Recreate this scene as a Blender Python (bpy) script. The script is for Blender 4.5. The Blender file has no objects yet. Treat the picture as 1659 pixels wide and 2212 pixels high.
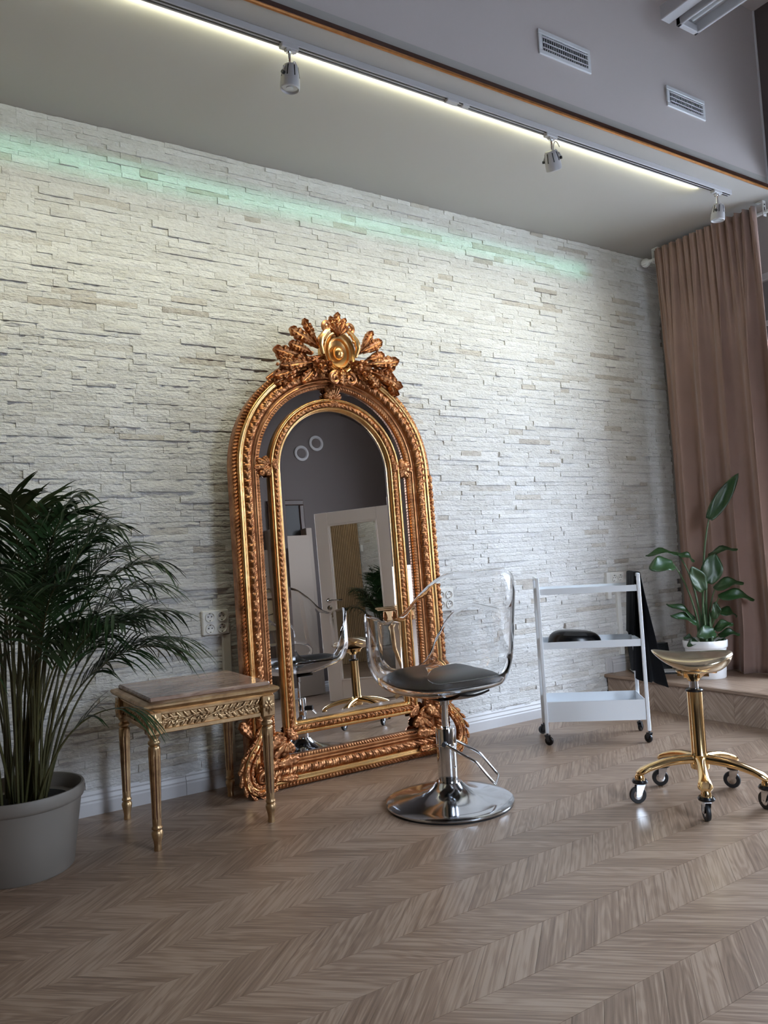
import bpy, math, random
import numpy as np
from mathutils import Matrix, Vector

random.seed(7)
RNG = np.random.default_rng(11)
PI = math.pi
SC = bpy.context.scene
COL = SC.collection

# ------------------------------------------------------------------ camera
cam_d = bpy.data.cameras.new('camera')
cam = bpy.data.objects.new('camera', cam_d)
COL.objects.link(cam)
cam_d.sensor_fit = 'HORIZONTAL'
cam_d.sensor_width = 36.0
cam_d.lens = 36.0 * 1660.0 / 1659.0
cam_d.clip_start = 0.02
cam_d.clip_end = 200
rt = Vector((0.84372648, -0.53386294, -0.05582099))
dn = Vector((-0.01648345, 0.07817553, -0.99680333))
fw = Vector((0.53652019, 0.84194949, 0.05715886))
m = Matrix((rt, -dn, -fw)).transposed().to_4x4()
m.translation = Vector((0.0, -4.0687, 1.19))
cam.matrix_world = m
SC.camera = cam

# ------------------------------------------------------------------ world: pale overcast daylight
world = bpy.data.worlds.new('world')
SC.world = world
world.use_nodes = True
wt = world.node_tree
wt.nodes.clear()
w_out = wt.nodes.new('ShaderNodeOutputWorld')
w_bg = wt.nodes.new('ShaderNodeBackground')
w_tc = wt.nodes.new('ShaderNodeTexCoord')
w_sep = wt.nodes.new('ShaderNodeSeparateXYZ')
w_ramp = wt.nodes.new('ShaderNodeValToRGB')
w_ramp.color_ramp.elements[0].position = 0.0
w_ramp.color_ramp.elements[0].color = (0.85, 0.895, 1.0, 1)
w_ramp.color_ramp.elements[1].position = 0.7
w_ramp.color_ramp.elements[1].color = (0.62, 0.76, 1.0, 1)
wt.links.new(w_tc.outputs['Generated'], w_sep.inputs[0])
wt.links.new(w_sep.outputs['Z'], w_ramp.inputs[0])
wt.links.new(w_ramp.outputs[0], w_bg.inputs['Color'])
wt.links.new(w_bg.outputs[0], w_out.inputs[0])
w_bg.inputs['Strength'].default_value = 23.0

# ------------------------------------------------------------------ exposure
SC.view_settings.view_transform = 'Standard'
SC.view_settings.look = 'None'
SC.view_settings.exposure = 0.12
SC.view_settings.gamma = 1.0
SC.view_settings.use_curve_mapping = False

# ------------------------------------------------------------------ lights
# room geometry constants (metres)
XL, XR = -0.90, 5.45          # slatted wall, shop-window wall
XU = 5.06                     # its upper part, above the lowered ceiling, stands further in
XA = XR
YF = -4.50                    # wall behind the photographer
ZS = 3.537                    # lowered ceiling
YB = -1.226                   # bulkhead face
ZC = 4.80                     # high ceiling
WIN_F = (1.95, 2.92, 0.70, 2.85)     # front window: x0, x1, z0, z1
WIN_R = (-2.86, -1.30, 0.40, 3.30)   # right shop window: y0, y1, z0, z1


def area(name, loc, direction, sx, sy, power, color, spread=180, portal=False):
    l = bpy.data.lights.new(name, 'AREA')
    l.shape = 'RECTANGLE'
    l.size, l.size_y = sx, sy
    l.energy = power
    l.color = color
    l.spread = math.radians(spread)
    if portal:
        l.cycles.is_portal = True
    o = bpy.data.objects.new(name, l)
    COL.objects.link(o)
    d = Vector(direction).normalized()
    o.location = loc
    o.rotation_euler = d.to_track_quat('-Z', 'X').to_euler() if abs(d.z) > 0.999 else d.to_track_quat('-Z', 'Y').to_euler()
    return o


area('window_portal', (XR + 0.30, (WIN_R[0] + WIN_R[1]) / 2, (WIN_R[2] + WIN_R[3]) / 2), (-1, 0, 0),
     WIN_R[1] - WIN_R[0], WIN_R[3] - WIN_R[2], 1, (1, 1, 1), portal=True)
area('window_portal', ((WIN_F[0] + WIN_F[1]) / 2, YF - 0.30, (WIN_F[2] + WIN_F[3]) / 2), (0, 1, 0),
     WIN_F[1] - WIN_F[0], WIN_F[3] - WIN_F[2], 1, (1, 1, 1), portal=True)

LED_X0, LED_X1, LED_Y = -0.60, 4.58, -1.050
LED_L = LED_X1 - LED_X0
LED_XC = (LED_X0 + LED_X1) / 2
# the light of the led strip behind the lamp track: warm-greenish main lobe onto the stone wall,
# an added narrow green lamp for the fringe above it, and the spill on the ceiling next to the strip
area('led_main_light', (LED_XC, LED_Y + 0.012, ZS - 0.030), (0, 0.67, -0.742), LED_L, 0.012, 14.5, (1.0, 0.985, 0.75), spread=87)
area('green_fringe_light', (LED_XC, LED_Y + 0.012, ZS - 0.030), (0, 0.983, -0.185), LED_L, 0.012, 0.7, (0.22, 1.0, 0.68), spread=12)
area('led_spill_light', (LED_XC, LED_Y + 0.016, ZS - 0.018), (0, 0.93, 0.37), LED_L, 0.012, 6.5, (0.97, 1.0, 0.74), spread=170)


# ------------------------------------------------------------------ helpers
class MB:
    """collects vertices and faces; build() links them as one mesh object"""

    def __init__(self):
        self.v, self.f, self.n = [], [], 0
        self.uv, self.rnd = [], []

    def add(self, verts, faces, M=None):
        verts = np.asarray(verts, float)
        if M is not None:
            M = np.array(M)
            verts = verts @ M[:3, :3].T + M[:3, 3]
        self.v.append(verts)
        b = self.n
        self.f.extend([tuple(int(i) + b for i in f) for f in faces])
        self.n += len(verts)
        return self

    def box(self, c, s, M=None, bev=0.0):
        cx, cy, cz = c
        hx, hy, hz = s[0] / 2, s[1] / 2, s[2] / 2
        if bev <= 0:
            vs = [(cx + a * hx, cy + b * hy, cz + d * hz) for a in (-1, 1) for b in (-1, 1) for d in (-1, 1)]
            fs = [(0, 1, 3, 2), (4, 6, 7, 5), (0, 4, 5, 1), (2, 3, 7, 6), (0, 2, 6, 4), (1, 5, 7, 3)]
            return self.add(vs, fs, M)
        bev = min(bev, hx * .9, hy * .9, hz * .9)
        vs, idx = [], {}
        for a in (-1, 1):
            for b in (-1, 1):
                for d in (-1, 1):
                    for ax in range(3):
                        p = [a * (hx - bev), b * (hy - bev), d * (hz - bev)]
                        p[ax] += (a, b, d)[ax] * bev
                        idx[(a, b, d, ax)] = len(vs)
                        vs.append((cx + p[0], cy + p[1], cz + p[2]))
        fs = []
        S = [(-1, -1), (1, -1), (1, 1), (-1, 1)]
        for ax in range(3):
            o = [i for i in range(3) if i != ax]
            for sg in (-1, 1):
                q = []
                for (p1, p2) in S:
                    k = [0, 0, 0]
                    k[ax] = sg
                    k[o[0]] = p1
                    k[o[1]] = p2
                    q.append(idx[(*k, ax)])
                fs.append(q if (sg > 0) == (ax != 1) else q[::-1])
        for ax in range(3):
            o = [i for i in range(3) if i != ax]
            for s1 in (-1, 1):
                for s2 in (-1, 1):
                    def K(t, w):
                        k = [0, 0, 0]
                        k[ax] = t
                        k[o[0]] = s1
                        k[o[1]] = s2
                        return idx[(*k, w)]
                    fs.append([K(-1, o[0]), K(1, o[0]), K(1, o[1]), K(-1, o[1])])
        for a in (-1, 1):
            for b in (-1, 1):
                for d in (-1, 1):
                    fs.append([idx[(a, b, d, 0)], idx[(a, b, d, 1)], idx[(a, b, d, 2)]])
        return self.add(vs, fs, M)

    def lathe(self, prof, n=32, M=None, flute=None, caps=True):
        """prof: list of (r, z) from bottom to top; flute(ang, z) scales the radius"""
        vs, fs = [], []
        for (r, z) in prof:
            for i in range(n):
                a = 2 * PI * i / n
                k = flute(a, z) if flute else 1.0
                vs.append((r * k * math.cos(a), r * k * math.sin(a), z))
        for j in range(len(prof) - 1):
            for i in range(n):
                a, b = j * n + i, j * n + (i + 1) % n
                fs.append((a, b, b + n, a + n))
        if caps and prof[0][0] > 1e-6:
            fs.append(tuple(range(n))[::-1])
        if caps and prof[-1][0] > 1e-6:
            fs.append(tuple((len(prof) - 1) * n + i for i in range(n)))
        return self.add(vs, fs, M)

    def tube(self, pts, r, n=10, closed=False, M=None, caps=True, flat=1.0):
        P = [Vector(p) for p in pts]
        N = len(P)
        R = r if hasattr(r, '__len__') else [r] * N
        T = []
        for i in range(N):
            if closed:
                t = P[(i + 1) % N] - P[i - 1]
            else:
                t = P[min(i + 1, N - 1)] - P[max(i - 1, 0)]
            T.append(t.normalized() if t.length > 1e-9 else Vector((0, 0, 1)))
        up = Vector((0, 0, 1)) if abs(T[0].z) < 0.9 else Vector((1, 0, 0))
        u = (up - T[0] * up.dot(T[0])).normalized()
        vs, fs = [], []
        for i in range(N):
            u = (u - T[i] * u.dot(T[i]))
            if u.length < 1e-6:
                u = T[i].orthogonal()
            u.normalize()
            w = T[i].cross(u)
            for k in range(n):
                a = 2 * PI * k / n
                vs.append(P[i] + R[i] * (math.cos(a) * u + flat * math.sin(a) * w))
        m_ = N if closed else N - 1
        for i in range(m_):
            for k in range(n):
                a = i * n + k
                b = i * n + (k + 1) % n
                c = ((i + 1) % N) * n
                fs.append((a, b, c + (k + 1) % n, c + k))
        if not closed and caps:
            fs.append(tuple(range(n))[::-1])
            fs.append(tuple((N - 1) * n + k for k in range(n)))
        return self.add([tuple(v) for v in vs], fs, M)

    def cyl(self, p0, p1, r, n=16, M=None):
        return self.tube([p0, p1], r, n, M=M)

    def grid(self, G, M=None, wrap_u=False, wrap_v=False, flip=False):
        """G: array (nu, nv, 3)"""
        G = np.asarray(G, float)
        nu, nv = G.shape[:2]
        fs = []
        for i in range(nu if wrap_u else nu - 1):
            for j in range(nv if wrap_v else nv - 1):
                a, b = i * nv + j, i * nv + (j + 1) % nv
                c, d = ((i + 1) % nu) * nv + (j + 1) % nv, ((i + 1) % nu) * nv + j
                fs.append((a, d, c, b) if flip else (a, b, c, d))
        return self.add(G.reshape(-1, 3), fs, M)

    def shell(self, G, off, M=None):
        """closed sheet: grid G and the same grid moved by off (array or vector), rim stitched"""
        G = np.asarray(G, float)
        nu, nv = G.shape[:2]
        B = G + off
        vs = np.concatenate([G.reshape(-1, 3), B.reshape(-1, 3)])
        o = nu * nv
        fs = []
        for i in range(nu - 1):
            for j in range(nv - 1):
                a, b, c, d = i * nv + j, i * nv + j + 1, (i + 1) * nv + j + 1, (i + 1) * nv + j
                fs.append((a, b, c, d))
                fs.append((o + a, o + d, o + c, o + b))
        rim = [j for j in range(nv)] + [i * nv + nv - 1 for i in range(1, nu)] + \
              [(nu - 1) * nv + j for j in range(nv - 2, -1, -1)] + [i * nv for i in range(nu - 2, 0, -1)]
        for k in range(len(rim)):
            a, b = rim[k], rim[(k + 1) % len(rim)]
            fs.append((a, o + a, o + b, b))
        return self.add(vs, fs, M)

    def mesh(self, name):
        me = bpy.data.meshes.new(name)
        V = np.concatenate(self.v) if self.v else np.zeros((0, 3))
        me.from_pydata(V.tolist(), [], self.f)
        return me

    def build(self, name, mat, parent=None, smooth=True, loc=None, rot=None, angle=40, mods=None):
        me = self.mesh(name)
        me.materials.append(mat)
        if smooth:
            me.shade_smooth() if hasattr(me, 'shade_smooth') else None
            try:
                me.set_sharp_from_angle(angle=math.radians(angle))
            except Exception:
                pass
        o = bpy.data.objects.new(name, me)
        COL.objects.link(o)
        if parent is not None:
            o.parent = parent
        if loc is not None:
            o.location = loc
        if rot is not None:
            o.rotation_euler = rot
        return o


def T(x, y, z):
    return Matrix.Translation((x, y, z))


def RZ(a):
    return Matrix.Rotation(a, 4, 'Z')


def RX(a):
    return Matrix.Rotation(a, 4, 'X')


def RY(a):
    return Matrix.Rotation(a, 4, 'Y')


def SCL(x, y, z):
    return Matrix.Diagonal((x, y, z, 1))


def tag(o, label=None, cat=None, group=None, kind=None):
    if label:
        o['label'] = label
    if cat:
        o['category'] = cat
    if group:
        o['group'] = group
    if kind:
        o['kind'] = kind
    return o


def thing(name, label, cat, loc=(0, 0, 0), rz=0.0, group=None):
    o = bpy.data.objects.new(name, None)
    COL.objects.link(o)
    o.location = loc
    o.rotation_euler = (0, 0, rz)
    o.empty_display_size = 0.1
    return tag(o, label, cat, group)


def struct(o):
    o['kind'] = 'structure'
    return o


def fix_normals(o):
    me = o.data
    import bmesh
    bm = bmesh.new()
    bm.from_mesh(me)
    bmesh.ops.recalc_face_normals(bm, faces=bm.faces)
    bm.to_mesh(me)
    bm.free()
    return o


# ------------------------------------------------------------------ materials
def mat_new(name):
    mt = bpy.data.materials.new(name)
    mt.use_nodes = True
    nt = mt.node_tree
    b = nt.nodes.get('Principled BSDF')
    return mt, nt, b


def N(nt, t, **kw):
    n = nt.nodes.new(t)
    for k, v in kw.items():
        setattr(n, k, v)
    return n


def lk(nt, a, b):
    nt.links.new(a, b)


def plain(name, col, rough=0.5, metal=0.0, bump=0.0, bscale=200.0, var=0.0, vscale=8.0, coat=0.0, sheen=0.0, spec=0.5):
    """colour with fine procedural variation and relief"""
    mt, nt, b = mat_new(name)
    b.inputs['Base Color'].default_value = (*col, 1)
    b.inputs['Roughness'].default_value = rough
    b.inputs['Metallic'].default_value = metal
    b.inputs['Specular IOR Level'].default_value = spec
    if coat:
        b.inputs['Coat Weight'].default_value = coat
        b.inputs['Coat Roughness'].default_value = 0.08
    if sheen:
        b.inputs['Sheen Weight'].default_value = sheen
        b.inputs['Sheen Roughness'].default_value = 0.4
    tc = N(nt, 'ShaderNodeTexCoord')
    if var > 0:
        nz = N(nt, 'ShaderNodeTexNoise')
        nz.inputs['Scale'].default_value = vscale
        nz.inputs['Detail'].default_value = 6
        lk(nt, tc.outputs['Object'], nz.inputs['Vector'])
        mx = N(nt, 'ShaderNodeMix', data_type='RGBA')
        mx.inputs[6].default_value = (*[max(0, c * (1 - var)) for c in col], 1)
        mx.inputs[7].default_value = (*[min(1, c * (1 + var)) for c in col], 1)
        lk(nt, nz.outputs['Fac'], mx.inputs[0])
        lk(nt, mx.outputs[2], b.inputs['Base Color'])
    if bump > 0:
        n2 = N(nt, 'ShaderNodeTexNoise')
        n2.inputs['Scale'].default_value = bscale
        n2.inputs['Detail'].default_value = 4
        lk(nt, tc.outputs['Object'], n2.inputs['Vector'])
        bp = N(nt, 'ShaderNodeBump')
        bp.inputs['Strength'].default_value = bump
        bp.inputs['Distance'].default_value = 0.002
        lk(nt, n2.outputs['Fac'], bp.inputs['Height'])
        lk(nt, bp.outputs[0], b.inputs['Normal'])
    return mt


def gilt(name, c0, c1, rough, dark=0.5):
    """worn gilding: two gold tones and darker rubbed spots"""
    mt, nt, b = mat_new(name)
    tc = N(nt, 'ShaderNodeTexCoord')
    nz = N(nt, 'ShaderNodeTexNoise')
    nz.inputs['Scale'].default_value = 14
    nz.inputs['Detail'].default_value = 8
    nz.inputs['Roughness'].default_value = 0.65
    lk(nt, tc.outputs['Object'], nz.inputs['Vector'])
    rp = N(nt, 'ShaderNodeValToRGB')
    rp.color_ramp.elements[0].position = 0.28
    rp.color_ramp.elements[0].color = (*[c * dark for c in c1], 1)
    rp.color_ramp.elements[1].position = 0.72
    rp.color_ramp.elements[1].color = (*c0, 1)
    e = rp.color_ramp.elements.new(0.45)
    e.color = (*c1, 1)
    lk(nt, nz.outputs['Fac'], rp.inputs[0])
    lk(nt, rp.outputs[0], b.inputs['Base Color'])
    b.inputs['Metallic'].default_value = 0.92
    rr = N(nt, 'ShaderNodeMapRange')
    rr.inputs['To Min'].default_value = rough + 0.14
    rr.inputs['To Max'].default_value = rough - 0.06
    lk(nt, nz.outputs['Fac'], rr.inputs['Value'])
    lk(nt, rr.outputs[0], b.inputs['Roughness'])
    n2 = N(nt, 'ShaderNodeTexNoise')
    n2.inputs['Scale'].default_value = 160
    lk(nt, tc.outputs['Object'], n2.inputs['Vector'])
    bp = N(nt, 'ShaderNodeBump')
    bp.inputs['Strength'].default_value = 0.12
    bp.inputs['Distance'].default_value = 0.002
    lk(nt, n2.outputs['Fac'], bp.inputs['Height'])
    lk(nt, bp.outputs[0], b.inputs['Normal'])
    return mt


def stone_mat():
    mt, nt, b = mat_new('split_quartzite')
    tc = N(nt, 'ShaderNodeTexCoord')
    at = N(nt, 'ShaderNodeAttribute', attribute_name='rnd')
    rp = N(nt, 'ShaderNodeValToRGB')
    cr = rp.color_ramp
    cr.elements[0].position = 0.0
    cr.elements[0].color = (0.50, 0.46, 0.42, 1)
    cr.elements[1].position = 1.0
    cr.elements[1].color = (0.78, 0.77, 0.76, 1)
    for p, c in ((0.03, (0.61, 0.57, 0.52)), (0.09, (0.68, 0.665, 0.645)), (0.5, (0.725, 0.715, 0.70))):
        e = cr.elements.new(p)
        e.color = (*c, 1)
    lk(nt, at.outputs['Fac'], rp.inputs[0])
    mp = N(nt, 'ShaderNodeMapping')
    mp.inputs['Scale'].default_value = (1, 1, 2.0)
    lk(nt, tc.outputs['Object'], mp.inputs['Vector'])
    nz = N(nt, 'ShaderNodeTexNoise')
    nz.inputs['Scale'].default_value = 16
    nz.inputs['Detail'].default_value = 7
    nz.inputs['Roughness'].default_value = 0.7
    lk(nt, mp.outputs[0], nz.inputs['Vector'])
    mx = N(nt, 'ShaderNodeMix', data_type='RGBA', blend_type='OVERLAY')
    mx.inputs[0].default_value = 0.55
    lk(nt, rp.outputs[0], mx.inputs[6])
    lk(nt, nz.outputs['Fac'], mx.inputs[7])
    lk(nt, mx.outputs[2], b.inputs['Base Color'])
    b.inputs['Roughness'].default_value = 0.62
    b.inputs['Specular IOR Level'].default_value = 0.35
    n2 = N(nt, 'ShaderNodeTexNoise')
    n2.inputs['Scale'].default_value = 52
    n2.inputs['Detail'].default_value = 6
    n2.inputs['Roughness'].default_value = 0.62
    n2.inputs['Distortion'].default_value = 0.6
    lk(nt, mp.outputs[0], n2.inputs['Vector'])
    n3 = N(nt, 'ShaderNodeTexVoronoi')
    n3.inputs['Scale'].default_value = 42
    lk(nt, mp.outputs[0], n3.inputs['Vector'])
    ad = N(nt, 'ShaderNodeMath', operation='MULTIPLY_ADD')
    ad.inputs[1].default_value = 0.5
    lk(nt, n3.outputs['Distance'], ad.inputs[0])
    lk(nt, n2.outputs['Fac'], ad.inputs[2])
    bp = N(nt, 'ShaderNodeBump')
    bp.inputs['Strength'].default_value = 0.85
    bp.inputs['Distance'].default_value = 0.010
    lk(nt, ad.outputs[0], bp.inputs['Height'])
    lk(nt, bp.outputs[0], b.inputs['Normal'])
    return mt


def wood_mat(name, ca, cb, cc, rough=0.34):
    """oak laminate: grain runs along U of each plank's UV map"""
    mt, nt, b = mat_new(name)
    uv = N(nt, 'ShaderNodeUVMap', uv_map='grain')
    at = N(nt, 'ShaderNodeAttribute', attribute_name='rnd')
    off = N(nt, 'ShaderNodeVectorMath', operation='MULTIPLY_ADD')
    cmb = N(nt, 'ShaderNodeCombineXYZ')
    m1 = N(nt, 'ShaderNodeMath', operation='MULTIPLY')
    m1.inputs[1].default_value = 37.0
    lk(nt, at.outputs['Fac'], m1.inputs[0])
    lk(nt, m1.outputs[0], cmb.inputs[0])
    lk(nt, m1.outputs[0], cmb.inputs[2])
    mp = N(nt, 'ShaderNodeMapping')
    mp.inputs['Scale'].default_value = (1.3, 11, 1)
    lk(nt, uv.outputs[0], mp.inputs['Vector'])
    va = N(nt, 'ShaderNodeVectorMath', operation='ADD')
    lk(nt, mp.outputs[0], va.inputs[0])
    lk(nt, cmb.outputs[0], va.inputs[1])
    # cathedral figure: distorted bands
    nd = N(nt, 'ShaderNodeTexNoise')
    nd.inputs['Scale'].default_value = 1.1
    nd.inputs['Detail'].default_value = 2
    lk(nt, va.outputs[0], nd.inputs['Vector'])
    wv = N(nt, 'ShaderNodeMath', operation='MULTIPLY')
    wv.inputs[1].default_value = 80
    lk(nt, nd.outputs['Fac'], wv.inputs[0])
    sn = N(nt, 'ShaderNodeMath', operation='SINE')
    lk(nt, wv.outputs[0], sn.inputs[0])
    # fine fibre
    mp2 = N(nt, 'ShaderNodeMapping')
    mp2.inputs['Scale'].default_value = (7, 420, 1)
    lk(nt, uv.outputs[0], mp2.inputs['Vector'])
    va2 = N(nt, 'ShaderNodeVectorMath', operation='ADD')
    lk(nt, mp2.outputs[0], va2.inputs[0])
    lk(nt, cmb.outputs[0], va2.inputs[1])
    nf = N(nt, 'ShaderNodeTexNoise')
    nf.inputs['Scale'].default_value = 1
    nf.inputs['Detail'].default_value = 5
    nf.inputs['Roughness'].default_value = 0.7
    lk(nt, va2.outputs[0], nf.inputs['Vector'])
    mp3 = N(nt, 'ShaderNodeMapping')
    mp3.inputs['Scale'].default_value = (2.2, 95, 1)
    lk(nt, uv.outputs[0], mp3.inputs['Vector'])
    va3 = N(nt, 'ShaderNodeVectorMath', operation='ADD')
    lk(nt, mp3.outputs[0], va3.inputs[0])
    lk(nt, cmb.outputs[0], va3.inputs[1])
    nm = N(nt, 'ShaderNodeTexNoise')
    nm.inputs['Scale'].default_value = 1
    nm.inputs['Detail'].default_value = 4
    lk(nt, va3.outputs[0], nm.inputs['Vector'])
    # combine
    s1 = N(nt, 'ShaderNodeMath', operation='MULTIPLY_ADD')
    s1.inputs[1].default_value = 0.07
    lk(nt, sn.outputs[0], s1.inputs[0])
    lk(nt, nm.outputs['Fac'], s1.inputs[2])
    s2 = N(nt, 'ShaderNodeMath', operation='MULTIPLY_ADD')
    s2.inputs[1].default_value = 0.55
    lk(nt, nf.outputs['Fac'], s2.inputs[0])
    lk(nt, s1.outputs[0], s2.inputs[2])
    s3 = N(nt, 'ShaderNodeMath', operation='MULTIPLY_ADD')
    s3.inputs[1].default_value = 0.16
    lk(nt, at.outputs['Fac'], s3.inputs[0])
    lk(nt, s2.outputs[0], s3.inputs[2])
    rp = N(nt, 'ShaderNodeValToRGB')
    rp.color_ramp.elements[0].position = 0.55
    rp.color_ramp.elements[0].color = (*ca, 1)
    rp.color_ramp.elements[1].position = 1.22
    rp.color_ramp.elements[1].color = (*cc, 1)
    e = rp.color_ramp.elements.new(0.86)
    e.color = (*cb, 1)
    mr = N(nt, 'ShaderNodeMath', operation='MULTIPLY')
    mr.inputs[1].default_value = 1.0
    lk(nt, s3.outputs[0], mr.inputs[0])
    lk(nt, mr.outputs[0], rp.inputs[0])
    lk(nt, rp.outputs[0], b.inputs['Base Color'])
    b.inputs['Roughness'].default_value = rough
    b.inputs['Specular IOR Level'].default_value = 0.45
    bp = N(nt, 'ShaderNodeBump')
    bp.inputs['Strength'].default_value = 0.10
    bp.inputs['Distance'].default_value = 0.001
    lk(nt, nf.outputs['Fac'], bp.inputs['Height'])
    lk(nt, bp.outputs[0], b.inputs['Normal'])
    return mt


def clear_mat(name, tint=(0.97, 0.98, 0.98), ior=1.45, rough=0.0, strength=1.0):
    """thin clear sheet: straight transmission plus a Fresnel reflection"""
    mt, nt, b = mat_new(name)
    out = [n for n in nt.nodes if n.type == 'OUTPUT_MATERIAL'][0]
    nt.nodes.remove(b)
    tr = N(nt, 'ShaderNodeBsdfTransparent')
    tr.inputs[0].default_value = (*tint, 1)
    gl = N(nt, 'ShaderNodeBsdfGlossy')
    gl.inputs['Roughness'].default_value = rough
    f0 = ((ior - 1) / (ior + 1)) ** 2
    lw = N(nt, 'ShaderNodeLayerWeight')
    lw.inputs['Blend'].default_value = 0.5
    pw_ = N(nt, 'ShaderNodeMath', operation='POWER')      # Schlick on |cos|, so both faces of the sheet behave alike
    pw_.inputs[1].default_value = 5.0
    lk(nt, lw.outputs['Facing'], pw_.inputs[0])
    mu = N(nt, 'ShaderNodeMath', operation='MULTIPLY_ADD')
    mu.inputs[1].default_value = (1 - f0) * strength
    mu.inputs[2].default_value = f0 * strength
    lk(nt, pw_.outputs[0], mu.inputs[0])
    mx = N(nt, 'ShaderNodeMixShader')
    lk(nt, mu.outputs[0], mx.inputs[0])
    lk(nt, tr.outputs[0], mx.inputs[1])
    lk(nt, gl.outputs[0], mx.inputs[2])
    lk(nt, mx.outputs[0], out.inputs[0])
    return mt


def mirror_mat(name, tint=(0.80, 0.80, 0.80), rough=0.0):
    mt, nt, b = mat_new(name)
    b.inputs['Base Color'].default_value = (*tint, 1)
    b.inputs['Metallic'].default_value = 1.0
    b.inputs['Roughness'].default_value = rough
    return mt


def marble_mat():
    mt, nt, b = mat_new('beige_marble')
    tc = N(nt, 'ShaderNodeTexCoord')
    mp = N(nt, 'ShaderNodeMapping')
    mp.inputs['Scale'].default_value = (4, 22, 8)
    lk(nt, tc.outputs['Object'], mp.inputs['Vector'])
    nz = N(nt, 'ShaderNodeTexNoise')
    nz.inputs['Scale'].default_value = 1.6
    nz.inputs['Detail'].default_value = 9
    nz.inputs['Distortion'].default_value = 1.2
    lk(nt, mp.outputs[0], nz.inputs['Vector'])
    rp = N(nt, 'ShaderNodeValToRGB')
    rp.color_ramp.elements[0].position = 0.3
    rp.color_ramp.elements[0].color = (0.19, 0.12, 0.09, 1)
    rp.color_ramp.elements[1].position = 0.7
    rp.color_ramp.elements[1].color = (0.52, 0.39, 0.31, 1)
    e = rp.color_ramp.elements.new(0.48)
    e.color = (0.37, 0.245, 0.185, 1)
    lk(nt, nz.outputs['Fac'], rp.inputs[0])
    lk(nt, rp.outputs[0], b.inputs['Base Color'])
    b.inputs['Roughness'].default_value = 0.12
    return mt


def leaf_mat(name, ca, cb, rough=0.4):
    mt, nt, b = mat_new(name)
    tc = N(nt, 'ShaderNodeTexCoord')
    nz = N(nt, 'ShaderNodeTexNoise')
    nz.inputs['Scale'].default_value = 9
    nz.inputs['Detail'].default_value = 4
    lk(nt, tc.outputs['Object'], nz.inputs['Vector'])
    mx = N(nt, 'ShaderNodeMix', data_type='RGBA')
    mx.inputs[6].default_value = (*ca, 1)
    mx.inputs[7].default_value = (*cb, 1)
    lk(nt, nz.outputs['Fac'], mx.inputs[0])
    lk(nt, mx.outputs[2], b.inputs['Base Color'])
    b.inputs['Roughness'].default_value = rough
    return mt


def emit_mat(name, col, s):
    mt, nt, b = mat_new(name)
    b.inputs['Base Color'].default_value = (*col, 1)
    b.inputs['Emission Color'].default_value = (*col, 1)
    b.inputs['Emission Strength'].default_value = s
    return mt


def set_rnd(o, vals):
    """per-face-corner-free random value: one float per vertex"""
    a = o.data.attributes.new('rnd', 'FLOAT', 'POINT')
    a.data.foreach_set('value', np.asarray(vals, np.float32))


M_STONE = stone_mat()
M_WOOD = wood_mat('oak_laminate', (0.152, 0.096, 0.063), (0.255, 0.168, 0.113), (0.340, 0.240, 0.170))
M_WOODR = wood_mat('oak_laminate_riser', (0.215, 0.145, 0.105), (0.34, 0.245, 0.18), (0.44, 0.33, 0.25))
M_WALLG = plain('grey_wall_paint', (0.60, 0.53, 0.50), 0.75, bump=0.06, bscale=300)
M_SOFF = plain('ceiling_paint', (0.46, 0.43, 0.39), 0.7, bump=0.08, bscale=350)
M_DARK = plain('taupe_paint_and_unlit_wall', (0.130, 0.106, 0.100), 0.7, bump=0.08, bscale=300)
M_TRIMW = plain('white_gloss_paint', (0.74, 0.73, 0.73), 0.32)
M_BASEB = plain('baseboard_paint', (0.58, 0.565, 0.57), 0.4)
M_COPPER = plain('copper_trim', (0.55, 0.24, 0.08), 0.3, metal=0.75, var=0.35, vscale=30)
M_TRACK = plain('grey_white_powder_coat', (0.52, 0.50, 0.50), 0.4)
M_DGREY = plain('dark_grey_plastic', (0.035, 0.035, 0.037), 0.5)
M_BLACK = plain('black_plastic', (0.006, 0.006, 0.007), 0.25)
M_RUBBER = plain('black_rubber', (0.010, 0.010, 0.011), 0.45)
M_CHROME = plain('chrome', (0.74, 0.75, 0.77), 0.06, metal=1.0)
M_BRUSHED = plain('polished_steel', (0.56, 0.57, 0.59), 0.11, metal=1.0, var=0.12, vscale=5)
M_GOLDC = plain('gold_chrome', (0.95, 0.67, 0.34), 0.13, metal=1.0)
M_SEATG = plain('metallic_champagne_vinyl', (0.72, 0.60, 0.43), 0.17, metal=0.9, bump=0.04, bscale=60)
M_WHITE = plain('white_powder_coat', (0.88, 0.92, 0.96), 0.35)
M_PLASTW = plain('white_plastic', (0.78, 0.77, 0.74), 0.3)
M_CERAMIC = plain('white_ceramic', (0.80, 0.79, 0.79), 0.22)
M_POTG = plain('matte_beige_pot', (0.21, 0.185, 0.16), 0.55, bump=0.05, bscale=400)
M_SOIL = plain('dark_soil', (0.012, 0.010, 0.008), 0.95, bump=0.8, bscale=80)
M_FRAMEG = gilt('copper_gilding', (0.66, 0.335, 0.15), (0.40, 0.165, 0.07), 0.30, 0.40)
M_FRAMEB = gilt('bright_gilding', (0.92, 0.60, 0.26), (0.74, 0.40, 0.15), 0.20, 0.6)
M_TABLEG = gilt('bronze_gilding', (0.66, 0.47, 0.26), (0.48, 0.31, 0.165), 0.34, 0.55)
M_GROOVE = plain('dark_red_groove', (0.10, 0.035, 0.018), 0.6)
M_MARBLE = marble_mat()
M_MIRROR = mirror_mat('silvered_glass', (0.72, 0.70, 0.69))
M_BEVELG = mirror_mat('bevelled_silvered_glass', (0.76, 0.76, 0.77))
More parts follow.
